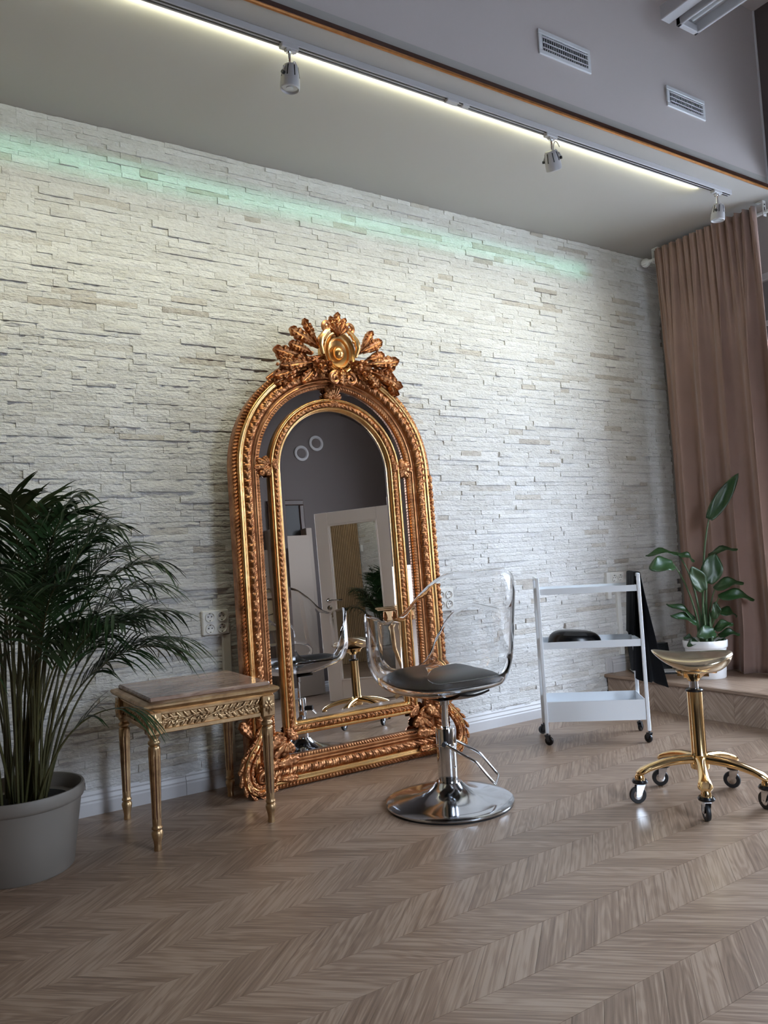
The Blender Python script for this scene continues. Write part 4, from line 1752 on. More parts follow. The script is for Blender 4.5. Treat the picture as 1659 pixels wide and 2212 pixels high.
# local: x across (0.60), y depth (0.30; -y towards the room)
TRW, TRD = 0.595, 0.295
tops = {(-1, -1): 1.003, (1, -1): 1.003, (-1, 1): 1.003, (1, 1): 1.003}
for sx in (-1, 1):
    mb = MB()
    for sy in (-1, 1):
        mb.box((sx * TRW / 2, sy * TRD / 2, 0.5375), (0.020, 0.020, 0.935), bev=0.003)
    mb.box((sx * TRW / 2, 0, 0.995), (0.020, TRD - 0.02, 0.020), bev=0.003)
    mb.build('side_frame', M_WHITE, tro, smooth=False)


def tray(zb, zt, wall=0.0025, inset=0.0):
    w, d = TRW - 0.022, TRD - 0.002
    mb = MB()
    mb.box((0, 0, zb + 0.0015), (w, d, 0.003))
    for (c, s) in (((0, -d / 2, (zb + zt) / 2), (w, wall, zt - zb)), ((0, d / 2, (zb + zt) / 2), (w, wall, zt - zb)),
                   ((-w / 2, 0, (zb + zt) / 2), (wall, d, zt - zb)), ((w / 2, 0, (zb + zt) / 2), (wall, d, zt - zb))):
        mb.box(c, s)
    t = mb.build('tray', M_WHITE, tro, smooth=False)
    mb = MB()
    for x in (-0.17, 0.17):
        mb.lathe([(0.004, 0), (0.004, .004), (0, .005)], 8, T(x, -d / 2 + 0.03, zb) @ RX(PI))
    mb.build('screw', M_WHITE, t)
    return t


tray(0.898, 0.935)
tray(0.570, 0.612)
tray(0.135, 0.255)


def castor(parent, x, y, ztop, R, W, yaw, fork_mat, tyre_mat, hub_mat=None, stem=0.006, trail=0.012):
    c = bpy.data.objects.new('castor', None)
    COL.objects.link(c)
    c.parent = parent
    c.location = (x, y, 0)
    c.rotation_euler = (0, 0, yaw)
    mb = MB()
    nseg = 28
    mb.lathe([(R * .55, -W / 2), (R * .93, -W / 2), (R, -W * .25), (R, W * .25), (R * .93, W / 2), (R * .55, W / 2), (R * .55, -W / 2)], nseg, T(trail, 0, R) @ RX(PI / 2), caps=False)
    mb.build('wheel', tyre_mat, c)
    mb = MB()
    mb.lathe([(0, -W / 2 - .001), (R * .2, -W / 2 - .001), (R * .58, -W / 2 + .002), (R * .58, W / 2 - .002), (R * .2, W / 2 + .001), (0, W / 2 + .001)], nseg, T(trail, 0, R) @ RX(PI / 2))
    mb.cyl((trail, -W / 2 - .006, R), (trail, W / 2 + .006, R), R * .12, 10)
    mb.build('hub', hub_mat or tyre_mat, c)
    mb = MB()
    for s in (-1, 1):
        G = np.array([[(trail - R * .28, s * (W / 2 + .003), R * .82), (trail + R * .28, s * (W / 2 + .003), R * .82)],
                      [(-R * .45, s * (W / 2 + .003), R * 2.05), (R * .55, s * (W / 2 + .003), R * 2.05)],
                      [(-R * .5, s * (W / 2 + .003), R * 2.2), (R * .5, s * (W / 2 + .003), R * 2.2)]])
        mb.shell(G, np.array((0, s * 0.002, 0)))
    mb.box((0, 0, R * 2.2), (R * 1.0, W + .010, .004))
    mb.cyl((0, 0, R * 2.15), (0, 0, ztop), stem, 12)
    fix_normals(mb.build('fork', fork_mat, c, smooth=False))
    return c


for (sx, sy, yaw) in ((-1, -1, -0.5), (1, -1, 2.2), (-1, 1, 3.4), (1, 1, 1.0)):
    castor(tro, sx * TRW / 2, sy * TRD / 2, 0.072, 0.0265, 0.016, yaw, M_DGREY, M_BLACK, M_BLACK, 0.005, 0.010)

# things on the trolley: built in world space from the trolley's frame
TM = T(3.6165, -0.6675, 0) @ RZ(math.atan2(-0.385, 0.46))


def on_trolley(x, y, z):
    return TM @ Vector((x, y, z))


TRZ = math.atan2(-0.385, 0.46)
p = on_trolley(-0.085, 0.0, 0.573)
bowl = thing('hood_dryer', 'glossy black domed device lying on the middle shelf of the trolley', 'device', p, TRZ)
G = np.zeros((17, 40, 3))
for i in range(17):
    for j in range(40):
        t = i / 16
        a = 2 * PI * j / 40
        r = math.sin(t * PI / 2) ** 0.8
        G[i, j] = (0.165 * r * math.cos(a) * (1 + 0.12 * math.sin(a) * 0), 0.105 * r * math.sin(a), 0.094 * (1 - t ** 2.6) * (1 - .12 * math.cos(a) * r) + 0.0)
mb = MB()
mb.grid(G, wrap_v=True)
mb.lathe([(1, 0.0), (1.0, 0.0001)], 40, SCL(0.165, 0.105, 1))
o = fix_normals(mb.build('dome', M_BLACK, bowl, angle=60))
G = np.zeros((9, 13, 3))
for i in range(9):
    for j in range(13):
        t = 0.42 + 0.22 * i / 8
        a = math.radians(-120 + 60 * j / 12)
        r = math.sin(t * PI / 2) ** 0.8
        G[i, j] = (0.167 * r * math.cos(a) + 0.035 * 0, 0.107 * r * math.sin(a), 0.094 * (1 - t ** 2.6) * (1 - .12 * math.cos(a) * r) + 0.0015)
mb = MB()
mb.grid(G)
mb.build('grey_highlight', M_DGREY, bowl)  # raised grey patch: a gloss highlight painted onto the dome

p = on_trolley(-0.20, 0.06, 0.901)
comb = thing('comb', 'dark comb lying on the top shelf of the white trolley', 'comb', p, TRZ + 0.12)
mb = MB()
mb.box((0, 0.012, 0.004), (0.17, 0.012, 0.006), bev=0.002)
mb.build('spine', M_DGREY, comb, smooth=False)
mb = MB()
for k in range(34):
    mb.box((-0.08 + k * 0.16 / 33, -0.006, 0.0035), (0.0022, 0.028, 0.004))
mb.build('teeth', M_DGREY, comb, smooth=False)

# black cape hung over the right-hand bar
cape = thing('black_cape', 'black cloth cape draped over the right bar of the white trolley', 'cape', on_trolley(TRW / 2, 0, 0), TRZ)


def fold(v, k, ph):
    return 0.011 * math.sin(2 * PI * k * v + ph) + 0.006 * math.sin(2 * PI * (k * 1.7) * v + 1.3 * ph)


rows_out, ncol = 26, 25
S = []
for i in range(60):
    t = i / 59
    row = []
    for j in range(ncol):
        v = j / (ncol - 1)
        yb = -0.128 + 0.256 * v
        if t < 0.42:        # inner side from its hem up to the bar
            u = t / 0.42
            z = 0.630 + (1.008 - 0.630) * u
            zz = z
            x = -0.017 - 0.020 * (1 - u) - fold(v, 2.4, 0.4) * (1 - u) * 1.2
            y = yb * (0.94 + 0.06 * u)
            zz += 0.01 * math.sin(7 * v) * (1 - u)
        elif t < 0.52:      # over the bar
            a = PI * (t - 0.42) / 0.10
            x = -0.017 * math.cos(a)
            zz = 1.006 + 0.006 * math.sin(a)
            y = yb
        else:               # outer side hanging down, flaring
            u = (t - 0.52) / 0.48
            zz = 1.006 - (1.006 - 0.345) * u + (0.018 * math.sin(9 * v) + 0.05 * (v - .5)) * u
            x = 0.017 + (0.078 - 0.128 * v) * u ** 1.15 + fold(v, 2.2, 1.7) * u * 2.0
            y = yb * (1 + 0.22 * u)
        row.append((x, y, zz))
    S.append(row)
mb = MB()
mb.shell(np.array(S), np.array((0.0015, 0, -0.001)))
fix_normals(mb.build('drape', M_CLOTHB, cape, angle=180))

# ------------------------------------------------------------------ gold saddle stool
STX, STY = 3.070, -1.803
stool = thing('saddle_stool', 'gold saddle stool with five-arm castor base in the right foreground', 'stool', (STX, STY, 0.0), 0.0)
mb = MB()
mb.lathe([(0.0, 0.150), (0.040, 0.150), (0.042, 0.160), (0.042, 0.205), (0.037, 0.215), (0.0335, 0.222), (0.0335, 0.500), (0.0, 0.500)], 40)
mb.build('gold_column', M_GOLDC, stool, angle=30)
mb = MB()
mb.lathe([(0.0, 0.494), (0.037, 0.496), (0.038, 0.503), (0.030, 0.510), (0.0, 0.511)], 32)
mb.build('black_collar', M_BLACK, stool)
mb = MB()
mb.lathe([(0.0, 0.505), (0.0195, 0.505), (0.0195, 0.552), (0.0, 0.552)], 24)
mb.build('gas_piston', M_CHROME, stool)
mb = MB()
mb.lathe([(0.0, 0.542), (0.024, 0.543), (0.030, 0.552), (0.052, 0.572), (0.074, 0.584), (0.076, 0.592), (0.0, 0.592)], 32)
for k in range(6):
    a = PI / 3 * k
    mb.box((0.045, 0, 0.574), (0.045, 0.004, 0.022), RZ(a))
mb.box((0.086, -0.02, 0.588), (0.03, 0.012, 0.016), RZ(-0.9), bev=.003)
mb.build('seat_cup', M_GOLDC, stool, angle=40)
angs = [219.5, 142.5, 75.5, 3.0, 291.5]
AR = 0.272
for k, adeg in enumerate(angs):
    a = math.radians(adeg)
    rs = np.linspace(0.02, AR + 0.012, 15)
    G = np.zeros((15, 16, 3))
    for i, r in enumerate(rs):
        t = (r - 0.02) / (AR - 0.008)
        zc = 0.190 - 0.010 * t - 0.050 * t ** 2.6
        hw = 0.027 - 0.006 * math.sin(PI * min(1, t * 1.1)) + (0.004 if t > .85 else 0)
        hh = 0.024 - 0.006 * t
        if i == 14:
            hw *= 0.55
            hh *= 0.6
        for j in range(16):
            q = 2 * PI * j / 16
            cy_, sz_ = math.cos(q), math.sin(q)
            y_ = hw * (abs(cy_) ** 0.75) * (1 if cy_ > 0 else -1)
            z_ = zc + hh * (abs(sz_) ** 0.8) * (1 if sz_ > 0 else -0.75)
            G[i, j] = (r, y_, z_)
    mb = MB()
    mb.grid(G, wrap_v=True)
    mb.add(G[-1], [tuple(range(16))])
    arm = mb.build('arm', M_GOLDC, stool, rot=(0, 0, a), angle=60)
    fix_normals(arm)
    cxp, cyp = AR * math.cos(a), AR * math.sin(a)
    mb = MB()
    mb.lathe([(0.0, 0.109), (0.030, 0.107), (0.036, 0.098), (0.033, 0.091), (0.0, 0.089)], 24, T(cxp, cyp, 0))
    mb.build('bumper_ring', M_BLACK, stool)
    mb = MB()
    mb.lathe([(0.0, 0.104), (0.022, 0.104), (0.021, 0.122), (0.016, 0.130), (0.0, 0.131)], 20, T(cxp, cyp, 0))
    mb.build('arm_end', M_GOLDC, stool)
    yaw = math.radians([54, 150, 140, 112, 72][k])
    castor(stool, cxp, cyp, 0.095, 0.0385, 0.018, yaw, M_CHROME, M_RUBBER, M_CHROME, 0.008, 0.014)
# seat: length axis runs left-back to right-front
G0 = np.zeros((33, 33, 3))
SA = math.atan2(-0.80, 0.60)
LX, LY = 0.178, 0.150
for i in range(33):
    for j in range(33):
        u, v = i / 32 * 2 - 1, j / 32 * 2 - 1
        # square to disc
        x = u * math.sqrt(1 - v * v / 2)
        y = v * math.sqrt(1 - u * u / 2)
        r = min(1, math.hypot(x, y))
        egg = 1.0 + 0.16 * x
        top = 0.648 + 0.030 * (x * x) * (1.25 if x < 0 else 0.7) - 0.020 * y * y + 0.012 * (1 - x * x) * 0
        thick = (0.034 + 0.012 * x + 0.018 * (1 - x * x)) * (1 - r ** 4) ** 0.6
        G0[i, j] = (x * LX, y * LY * egg, top + thick * 0.45)
G1 = G0.copy()
for i in range(33):
    for j in range(33):
        u, v = i / 32 * 2 - 1, j / 32 * 2 - 1
        x = u * math.sqrt(1 - v * v / 2)
        y = v * math.sqrt(1 - u * u / 2)
        r = min(1, math.hypot(x, y))
        base = 0.648 + 0.030 * x * x * (1.25 if x < 0 else 0.7) - 0.020 * y * y
        thick = (0.058 + 0.022 * (x > 0) * x) * (1 - r ** 3.2) ** 0.75
        G1[i, j, 2] = base - thick * (0.95 + 0.25 * x)
mb = MB()
mb.grid(G0)
mb.grid(G1, flip=True)
seat = mb.build('saddle_seat', M_SEATG, stool, rot=(0, 0, SA), angle=180)
bm = bmesh.new()
bm.from_mesh(seat.data)
bmesh.ops.remove_doubles(bm, verts=bm.verts, dist=0.0008)
bmesh.ops.recalc_face_normals(bm, faces=bm.faces)
bm.to_mesh(seat.data)
bm.free()
sm = seat.modifiers.new('smooth', 'SUBSURF')
sm.levels = 1
sm.render_levels = 1

# ------------------------------------------------------------------ potted palm
PX0, PY0 = 0.415, -0.535
palm = thing('potted_palm', 'large bushy palm in a matte beige pot at the left edge', 'plant', (PX0, PY0, 0.0))
mb = MB()
mb.lathe([(0.0, 0.0), (0.190, 0.0), (0.196, 0.006), (0.214, 0.15), (0.230, 0.270), (0.238, 0.274), (0.242, 0.285), (0.244, 0.318), (0.240, 0.325), (0.232, 0.325), (0.228, 0.315), (0.222, 0.268), (0.0, 0.262)], 64)
mb.build('pot', M_POTG, palm, angle=45)
mb = MB()
mb.lathe([(0.222, 0.262), (0.15, 0.272), (0.0, 0.276)], 40)
mb.build('soil', M_SOIL, palm)


def bez(p0, p1, p2, n):
    out = []
    for i in range(n):
        t = i / (n - 1)
        out.append(tuple((1 - t) ** 2 * a + 2 * t * (1 - t) * b + t * t * c for a, b, c in zip(p0, p1, p2)))
    return out


FR = random.Random(21)
fronds = []
# tips given as (x, y, z) relative to the pot centre; the right-hand ones are those that show clearly
TIPS = [(0.70, -0.02, 0.86), (0.62, -0.12, 0.84), (0.62, 0.10, 1.12), (0.60, -0.15, 1.00), (0.52, -0.25, 1.22), (0.48, 0.08, 1.30), (0.36, -0.20, 1.38), (0.34, 0.10, 1.42),
        (0.18, -0.22, 1.44), (0.10, 0.05, 1.50), (-0.02, -0.10, 1.52), (0.34, -0.42, 0.98), (0.30, -0.45, 1.02), (0.10, -0.48, 1.15), (-0.15, -0.40, 1.22),
        (-0.25, 0.10, 1.45), (-0.45, -0.15, 1.25), (-0.55, 0.05, 1.05), (-0.40, -0.40, 0.95), (0.56, 0.12, 0.97), (0.24, -0.05, 1.52), (-0.12, 0.08, 1.40), (0.46, -0.22, 0.60), (0.22, 0.10, 1.22)]
for k, tp in enumerate(TIPS):
    a = FR.uniform(0, 2 * PI)
    rb = FR.uniform(0.01, 0.10)
    base = (rb * math.cos(a) + tp[0] * 0.10, rb * math.sin(a) + tp[1] * 0.10, 0.266)
    h = math.hypot(tp[0], tp[1])
    mid = (tp[0] * 0.30 + base[0] * .5, tp[1] * 0.30 + base[1] * .5, tp[2] * 0.92 + 0.35 * h * (1.1 - tp[2] * .4))
    pts = bez(base, mid, tp, 26)
    fronds.append(pts)
nleaf = 0


def leaflet_grid(p, d, side, L, W, droop):
    """p start, d rachis direction, side vector; arching narrow blade"""
    d, side = Vector(d).normalized(), Vector(side).normalized()
    dirv = (d * 0.62 + side * 0.78).normalized()
    nrm_ = dirv.cross(d).normalized()
    w_ = nrm_.cross(dirv).normalized()
    n = 6
    G = np.zeros((n, 3, 3))
    for i in range(n):
        t = i / (n - 1)
        c = Vector(p) + dirv * (L * t) + Vector((0, 0, -droop * L * t * t))
        hw = W / 2 * (math.sin(PI * (0.10 + 0.88 * t)) ** 0.7) * (1 - .35 * t)
        for j in range(3):
            v = j - 1
            G[i, j] = c + w_ * (hw * v) + Vector((0, 0, 0.20 * hw * abs(v)))
    return G


for k, pts in enumerate(fronds):
    mb = MB()
    mb.tube(pts, [0.0060 - 0.0048 * i / 25 for i in range(26)], 6)
    fr = mb.build('frond', M_CANE, palm)
    single_leaflets = k in (0, 1, 2, 3, 4, 5, 11, 23)
    joined = MB()
    i0 = 11
    for i in range(i0, 25):
        P = Vector(pts[i])
        dv = Vector(pts[i + 1]) - Vector(pts[i - 1])
        t = (i - i0) / (25 - i0)
        up = Vector((0, 0, 1))
        side = dv.cross(up)
        if side.length < 1e-4:
            side = Vector((1, 0, 0))
        side.normalize()
        for s in (-1, 1):
            for sub in (0, 0.5):
                if k == len(TIPS) - 2 and FR.random() < 0.62:
                    continue
                L = (0.40 - 0.18 * abs(t - 0.30) - 0.10 * t) * FR.uniform(0.85, 1.15)
                sv = side * s + Vector((0, 0, 0.42 - 0.3 * t)) + Vector((FR.uniform(-.12, .12), FR.uniform(-.12, .12), FR.uniform(-.1, .1)))
                p0 = P + (Vector(pts[i + 1]) - P) * sub
                # keep clear of the wall behind the pot
                G = leaflet_grid(p0, dv, sv, L, 0.0150 * FR.uniform(.8, 1.2), FR.uniform(0.2, 0.75))
                lim = -PY0 - 0.035
                wx, wy, wz = (G[:, :, 0] + PX0), (G[:, :, 1] + PY0), G[:, :, 2]
                if ((wx > 0.87) & (wy > -0.76) & (wy < -0.14) & (wz < 0.66)).any():
                    continue
                if G[:, :, 1].max() > lim or G[:, :, 0].min() < XL + 0.04 - PX0:
                    continue
                if single_leaflets and nleaf < 300:
                    m1 = MB()
                    m1.grid(G)
                    m1.build('leaflet', M_PALM, fr, angle=180)
                    nleaf += 1
                else:
                    joined.grid(G)
    if joined.f:
        o = joined.build('leaflets', M_PALM, fr, angle=180)
        o['kind'] = 'stuff'
# bare canes and young shoots at the base
for k in range(34):
    a = FR.uniform(0, 2 * PI)
    rb = FR.uniform(0.01, 0.11)
    a2 = a + FR.uniform(-.5, .5)
    r2 = rb + FR.uniform(0.02, 0.16)
    hh = FR.uniform(0.55, 0.95)
    mb = MB()
    mb.tube(bez((rb * math.cos(a), rb * math.sin(a), .266), (rb * 1.1 * math.cos(a), rb * 1.1 * math.sin(a), .266 + hh * .5), (r2 * math.cos(a2), min(r2 * math.sin(a2), .3), .266 + hh), 10),
            [0.0058 - 0.003 * i / 9 for i in range(10)], 6)
    mb.build('cane', M_CANE, palm)

# ------------------------------------------------------------------ bird-of-paradise plant on the platform
BX, BY = 4.805, -0.640
bop = thing('potted_plant', 'broad-leaved green plant in a white ceramic pot on the oak platform', 'plant', (BX, BY, PZ))
mb = MB()
mb.lathe([(0.0, 0.0), (0.122, 0.0), (0.127, 0.005), (0.138, 0.160), (0.140, 0.178), (0.147, 0.182), (0.150, 0.190), (0.152, 0.222), (0.148, 0.228), (0.140, 0.226), (0.134, 0.195), (0.0, 0.190)], 56, SCL(0.98, 0.98, 1.15))
mb.build('pot', M_CERAMIC, bop, angle=45)
mb = MB()
mb.lathe([(0.131, 0.222), (0.08, 0.230), (0.0, 0.232)], 30)
mb.build('soil', M_SOIL, bop)


def broad_leaf(name, base, stem_mid, leaf0, leaf1, W, up=(0, 0, 1), bend=0.12, fold=0.35, stem_r=0.006, twist=0.0, parent=bop):
    mb = MB()
    mb.tube(bez(base, stem_mid, leaf0, 16), [stem_r * (1.3 - .7 * i / 15) for i in range(16)], 8)
    st_ = mb.build('stem', M_STEM, parent)
    p0, p1 = Vector(leaf0), Vector(leaf1)
    d = p1 - p0
    L = d.length
    d.normalize()
    u = Vector(up)
    side = d.cross(u)
    if side.length < 1e-3:
        side = d.cross(Vector((1, 0, 0)))
    side.normalize()
    nrm_ = side.cross(d).normalized()
    if twist:
        R_ = Matrix.Rotation(twist, 3, d)
        side, nrm_ = R_ @ side, R_ @ nrm_
    nu, nv = 17, 9
    G = np.zeros((nu, nv, 3))
    for i in range(nu):
        t = i / (nu - 1)
        hw = W / 2 * (math.sin(PI * (0.06 + 0.94 * t) ** 0.85) ** 0.65) if t < 1 else 0
        hw = max(hw, 0.0015)
        c = p0 + d * (L * t) + nrm_ * (bend * L * math.sin(PI * t) * 0.9) 
        for j in range(nv):
            v = j / (nv - 1) * 2 - 1
            wav = 0.010 * math.sin(9 * t + 3 * v) * abs(v)
            G[i, j] = c + side * (hw * v) + nrm_ * (fold * hw * abs(v) + wav + 0.0025 * math.cos(18 * PI * t) * abs(v) * 0.4)
    mb = MB()
    mb.shell(G, np.array(nrm_) * 0.0012)
    lf = mb.build('leaf', M_LEAF, parent, angle=180)
    fix_normals(lf)
    return lf


# frame of the photograph's view on the plant: r = right, f = away
r_ = Vector((0.845, -0.535, 0))
f_ = Vector((0.535, 0.845, 0))


def V3(a, z, dep=0.0):
    v = r_ * a + f_ * dep
    return (v.x, v.y, z - PZ + 0.022)


broad_leaf('leaf', V3(0.00, 0.42), V3(0.00, 0.95), V3(0.105, 1.30, 0.02), V3(0.325, 1.615, -0.02), 0.105, up=(-0.5, -0.8, 0.5), bend=-0.10, fold=0.25, stem_r=0.008)
broad_leaf('leaf', V3(-0.02, 0.42), V3(-0.05, 0.80), V3(-0.20, 1.00, -0.05), V3(-0.395, 0.975, -0.12), 0.135, up=(-0.3, -0.75, 0.65), bend=0.10, fold=0.15, stem_r=0.007)
broad_leaf('leaf', V3(-0.01, 0.42), V3(-0.01, 0.85), V3(-0.12, 1.06, 0.04), V3(-0.355, 1.065, 0.05), 0.105, up=(0.0, -0.4, 0.9), bend=0.10, fold=0.2)
broad_leaf('leaf', V3(-0.01, 0.42), V3(-0.02, 0.90), V3(-0.13, 1.065, 0.04), V3(-0.02, 1.005, 0.02), 0.085, up=(0.0, -0.6, 0.7), bend=0.10, fold=0.2)
broad_leaf('leaf', V3(0.01, 0.42), V3(0.02, 0.70), V3(0.045, 0.85, 0.0), V3(0.135, 1.055, 0.02), 0.150, up=(-0.55, -0.80, 0.2), bend=0.05, fold=0.2)
broad_leaf('leaf', V3(0.02, 0.42), V3(0.03, 0.80), V3(0.10, 1.04, 0.06), V3(0.285, 1.075, 0.0), 0.085, up=(0, -0.5, 0.8), bend=0.09, fold=0.3)
broad_leaf('leaf', V3(-0.01, 0.42), V3(-0.01, 0.65), V3(-0.00, 0.80, -0.05), V3(-0.085, 0.975, -0.08), 0.115, up=(-0.5, -0.85, 0.1), bend=-0.06, fold=0.3)
broad_leaf('leaf', V3(0.02, 0.42), V3(0.04, 0.68), V3(0.09, 0.80, -0.02), V3(0.300, 0.835, -0.02), 0.105, up=(-0.2, -0.5, 0.85), bend=0.12, fold=0.35)
broad_leaf('leaf', V3(0.02, 0.42), V3(0.05, 0.62), V3(0.10, 0.745, -0.05), V3(0.345, 0.715, -0.06), 0.110, up=(-0.2, -0.6, 0.8), bend=0.13, fold=0.3)
broad_leaf('leaf', V3(0.02, 0.42), V3(0.05, 0.56), V3(0.11, 0.635, 0.0), V3(0.250, 0.600, 0.02), 0.090, up=(-0.2, -0.6, 0.8), bend=0.16, fold=0.3)
broad_leaf('leaf', V3(-0.02, 0.42), V3(-0.04, 0.55), V3(-0.06, 0.60, 0.0), V3(-0.245, 0.715, 0.02), 0.075, up=(-0.2, -0.5, 0.85), bend=0.10, fold=0.3)
broad_leaf('leaf', V3(-0.02, 0.42), V3(-0.05, 0.52), V3(-0.055, 0.57, -0.03), V3(-0.245, 0.640, -0.04), 0.085, up=(-0.2, -0.6, 0.8), bend=0.08, fold=0.25)
broad_leaf('leaf', V3(0.02, 0.42), V3(0.04, 0.50), V3(0.06, 0.52, -0.04), V3(0.185, 0.560, -0.06), 0.080, up=(-0.2, -0.6, 0.8), bend=0.16, fold=0.3)
broad_leaf('leaf', V3(0.03, 0.42), V3(0.06, 0.46), V3(0.09, 0.475, -0.02), V3(0.235, 0.480, -0.04), 0.070, up=(-0.2, -0.6, 0.8), bend=0.16, fold=0.3)
broad_leaf('leaf', V3(-0.02, 0.42), V3(0.0, 0.50), V3(0.04, 0.52, -0.08), V3(-0.10, 0.490, -0.12), 0.105, up=(-0.4, -0.8, 0.6), bend=0.12, fold=0.2)
broad_leaf('leaf', V3(0.03, 0.42), V3(0.05, 0.55), V3(0.065, 0.60, -0.03), V3(0.085, 0.72, -0.04), 0.070, up=(-0.5, -0.8, 0.2), bend=0.05, fold=0.3)
broad_leaf('leaf', V3(-0.05, 0.42), V3(-0.07, 0.44), V3(-0.07, 0.44, -0.05), V3(-0.155, 0.425, -0.07), 0.060, up=(-0.2, -0.7, 0.8), bend=0.25, fold=0.3)
broad_leaf('leaf', V3(-0.04, 0.42), V3(-0.06, 0.45), V3(-0.07, 0.46, 0.0), V3(-0.150, 0.475, 0.0), 0.045, up=(-0.2, -0.7, 0.8), bend=0.15, fold=0.3)
broad_leaf('leaf', V3(0.06, 0.42), V3(0.08, 0.44), V3(0.085, 0.45, -0.03), V3(0.120, 0.425, -0.06), 0.050, up=(0.2, -0.7, 0.8), bend=0.25, fold=0.3)
for k in range(14):
    a = FR.uniform(0, 2 * PI)
    r0 = FR.uniform(0, .055)
    mb = MB()
    mb.tube([(r0 * math.cos(a), r0 * math.sin(a), .19), (r0 * .9 * math.cos(a), r0 * .9 * math.sin(a), .19 + FR.uniform(.12, .34))], [0.012, 0.006], 8)
    mb.build('stem', M_STEM, bop)

# ------------------------------------------------------------------ black case with script lettering on the platform
case = thing('black_case', 'flat black case with white handwriting lying on the platform behind the stool', 'case', (4.735, -0.235, PZ), math.radians(-38))
mb = MB()
mb.box((0, 0.0, 0.006), (0.30, 0.21, 0.012), bev=0.003)
mb.build('lower_half', M_BLACK, case, smooth=False)
mb = MB()
mb.box((0, 0.0, 0.0145), (0.30, 0.21, 0.003), bev=0.001)
mb.build('pale_seam', M_TRIMW, case, smooth=False)
mb = MB()
mb.box((0, 0, 0.0), (0.30, 0.012, 0.205), T(0, 0.085, 0.108) @ RX(-0.42), bev=0.003)
mb.build('raised_lid', M_BLACK, case, smooth=False)
mb = MB()
mb.tube([(-0.13, 0.128, 0.196), (0.13, 0.128, 0.196)], 0.010, 10)
mb.build('handle_edge', M_DGREY, case)


def text_mesh(name, body, size, mat, parent, loc, rot, extrude=0.0004, shear=0.0, align='CENTER'):
    cu_ = bpy.data.curves.new(name, 'FONT')
    cu_.body = body
    cu_.size = size
    cu_.extrude = extrude
    cu_.shear = shear
    cu_.align_x = align
    to = bpy.data.objects.new(name, cu_)
    COL.objects.link(to)
    dg = bpy.context.evaluated_depsgraph_get()
    me = bpy.data.meshes.new_from_object(to.evaluated_get(dg))
    bpy.data.objects.remove(to)
    me.materials.append(mat)
    o = bpy.data.objects.new(name, me)
    COL.objects.link(o)
    o.parent = parent
    o.location = loc
    o.rotation_euler = rot
    return o


text_mesh('lettering', 'tssna', 0.032, M_TRIMW, case, (-0.055, 0.061, 0.095), (PI / 2 - 0.42, 0, 0), shear=0.35)

# ------------------------------------------------------------------ velvet curtain, rod, brackets
curtain = thing('curtain', 'dusty pink velvet curtain hanging from the ceiling rod beside the shop window', 'curtain', (5.13, -0.66, PZ))
nu, nv = 260, 60
yA, yB = 0.435, -0.420       # local y at the stone wall side / room side, top
G = np.zeros((nv, nu, 3))
ph = np.zeros(nu)
CR = np.random.default_rng(5)
nf = 8.6
jit = np.interp(np.linspace(0, 1, nu), np.linspace(0, 1, 14), CR.uniform(-.35, .35, 14))
amp = np.interp(np.linspace(0, 1, nu), np.linspace(0, 1, 14), CR.uniform(0.6, 1.25, 14))
for j in range(nv):
    t = j / (nv - 1)                    # 0 top .. 1 hem
    z = 3.272 * (1 - t) + 0.004
    if t > .985:
        z = 0.004
    for i in range(nu):
        s = i / (nu - 1)
        q = 2 * PI * nf * s + 2.2 * jit[i]
        big = 2 * PI * 4.3 * s + 3.0 * jit[i] + 0.5
        wtop = max(0, 1 - t * 3.2)
        a_top = 0.016 * math.sin(2 * PI * 14 * s + jit[i] * 2) + 0.010 * math.sin(2 * PI * 27 * s)
        a_low = amp[i] * (0.048 * math.sin(big) + 0.024 * math.sin(q) + 0.014 * math.sin(2 * big + 1.0))
        x = wtop * a_top * 1.3 + (1 - wtop) * a_low * (0.75 + 0.45 * t)
        y = yA + (yB - yA) * s
        y += (1 - wtop) * 0.022 * math.cos(big)
        # fuller and slightly flared towards the floor
        y += t ** 3 * (0.02 - 0.05 * s)
        if t > 0.90:
            x -= (t - 0.90) * 0.5 * (0.3 + 0.7 * math.sin(big) ** 2) * (0.3 + s)
        G[j, i] = (x, y, z)
mb = MB()
mb.grid(G)
cur = mb.build('drape', M_VELVET, curtain, angle=180)
so = cur.modifiers.new('thickness', 'SOLIDIFY')
so.thickness = 0.003
mb = MB()
Gh = G[:3].copy()
for j in range(3):
    Gh[j, :, 2] = 3.280 - 0.055 * j
Gh[:, :, 0] -= 0.006
mb.grid(Gh)
hd = mb.build('header_tape', M_VELVET, curtain, angle=180)
rod = thing('curtain_rod', 'white curtain rod with ribbed ball finials fixed under the lowered ceiling', 'curtain rod', (5.195, -0.64, ZS))
mb = MB()
mb.cyl((0, 0.50, -0.085), (0, -0.50, -0.085), 0.012, 16)
mb.build('rod', M_PLASTW, rod)
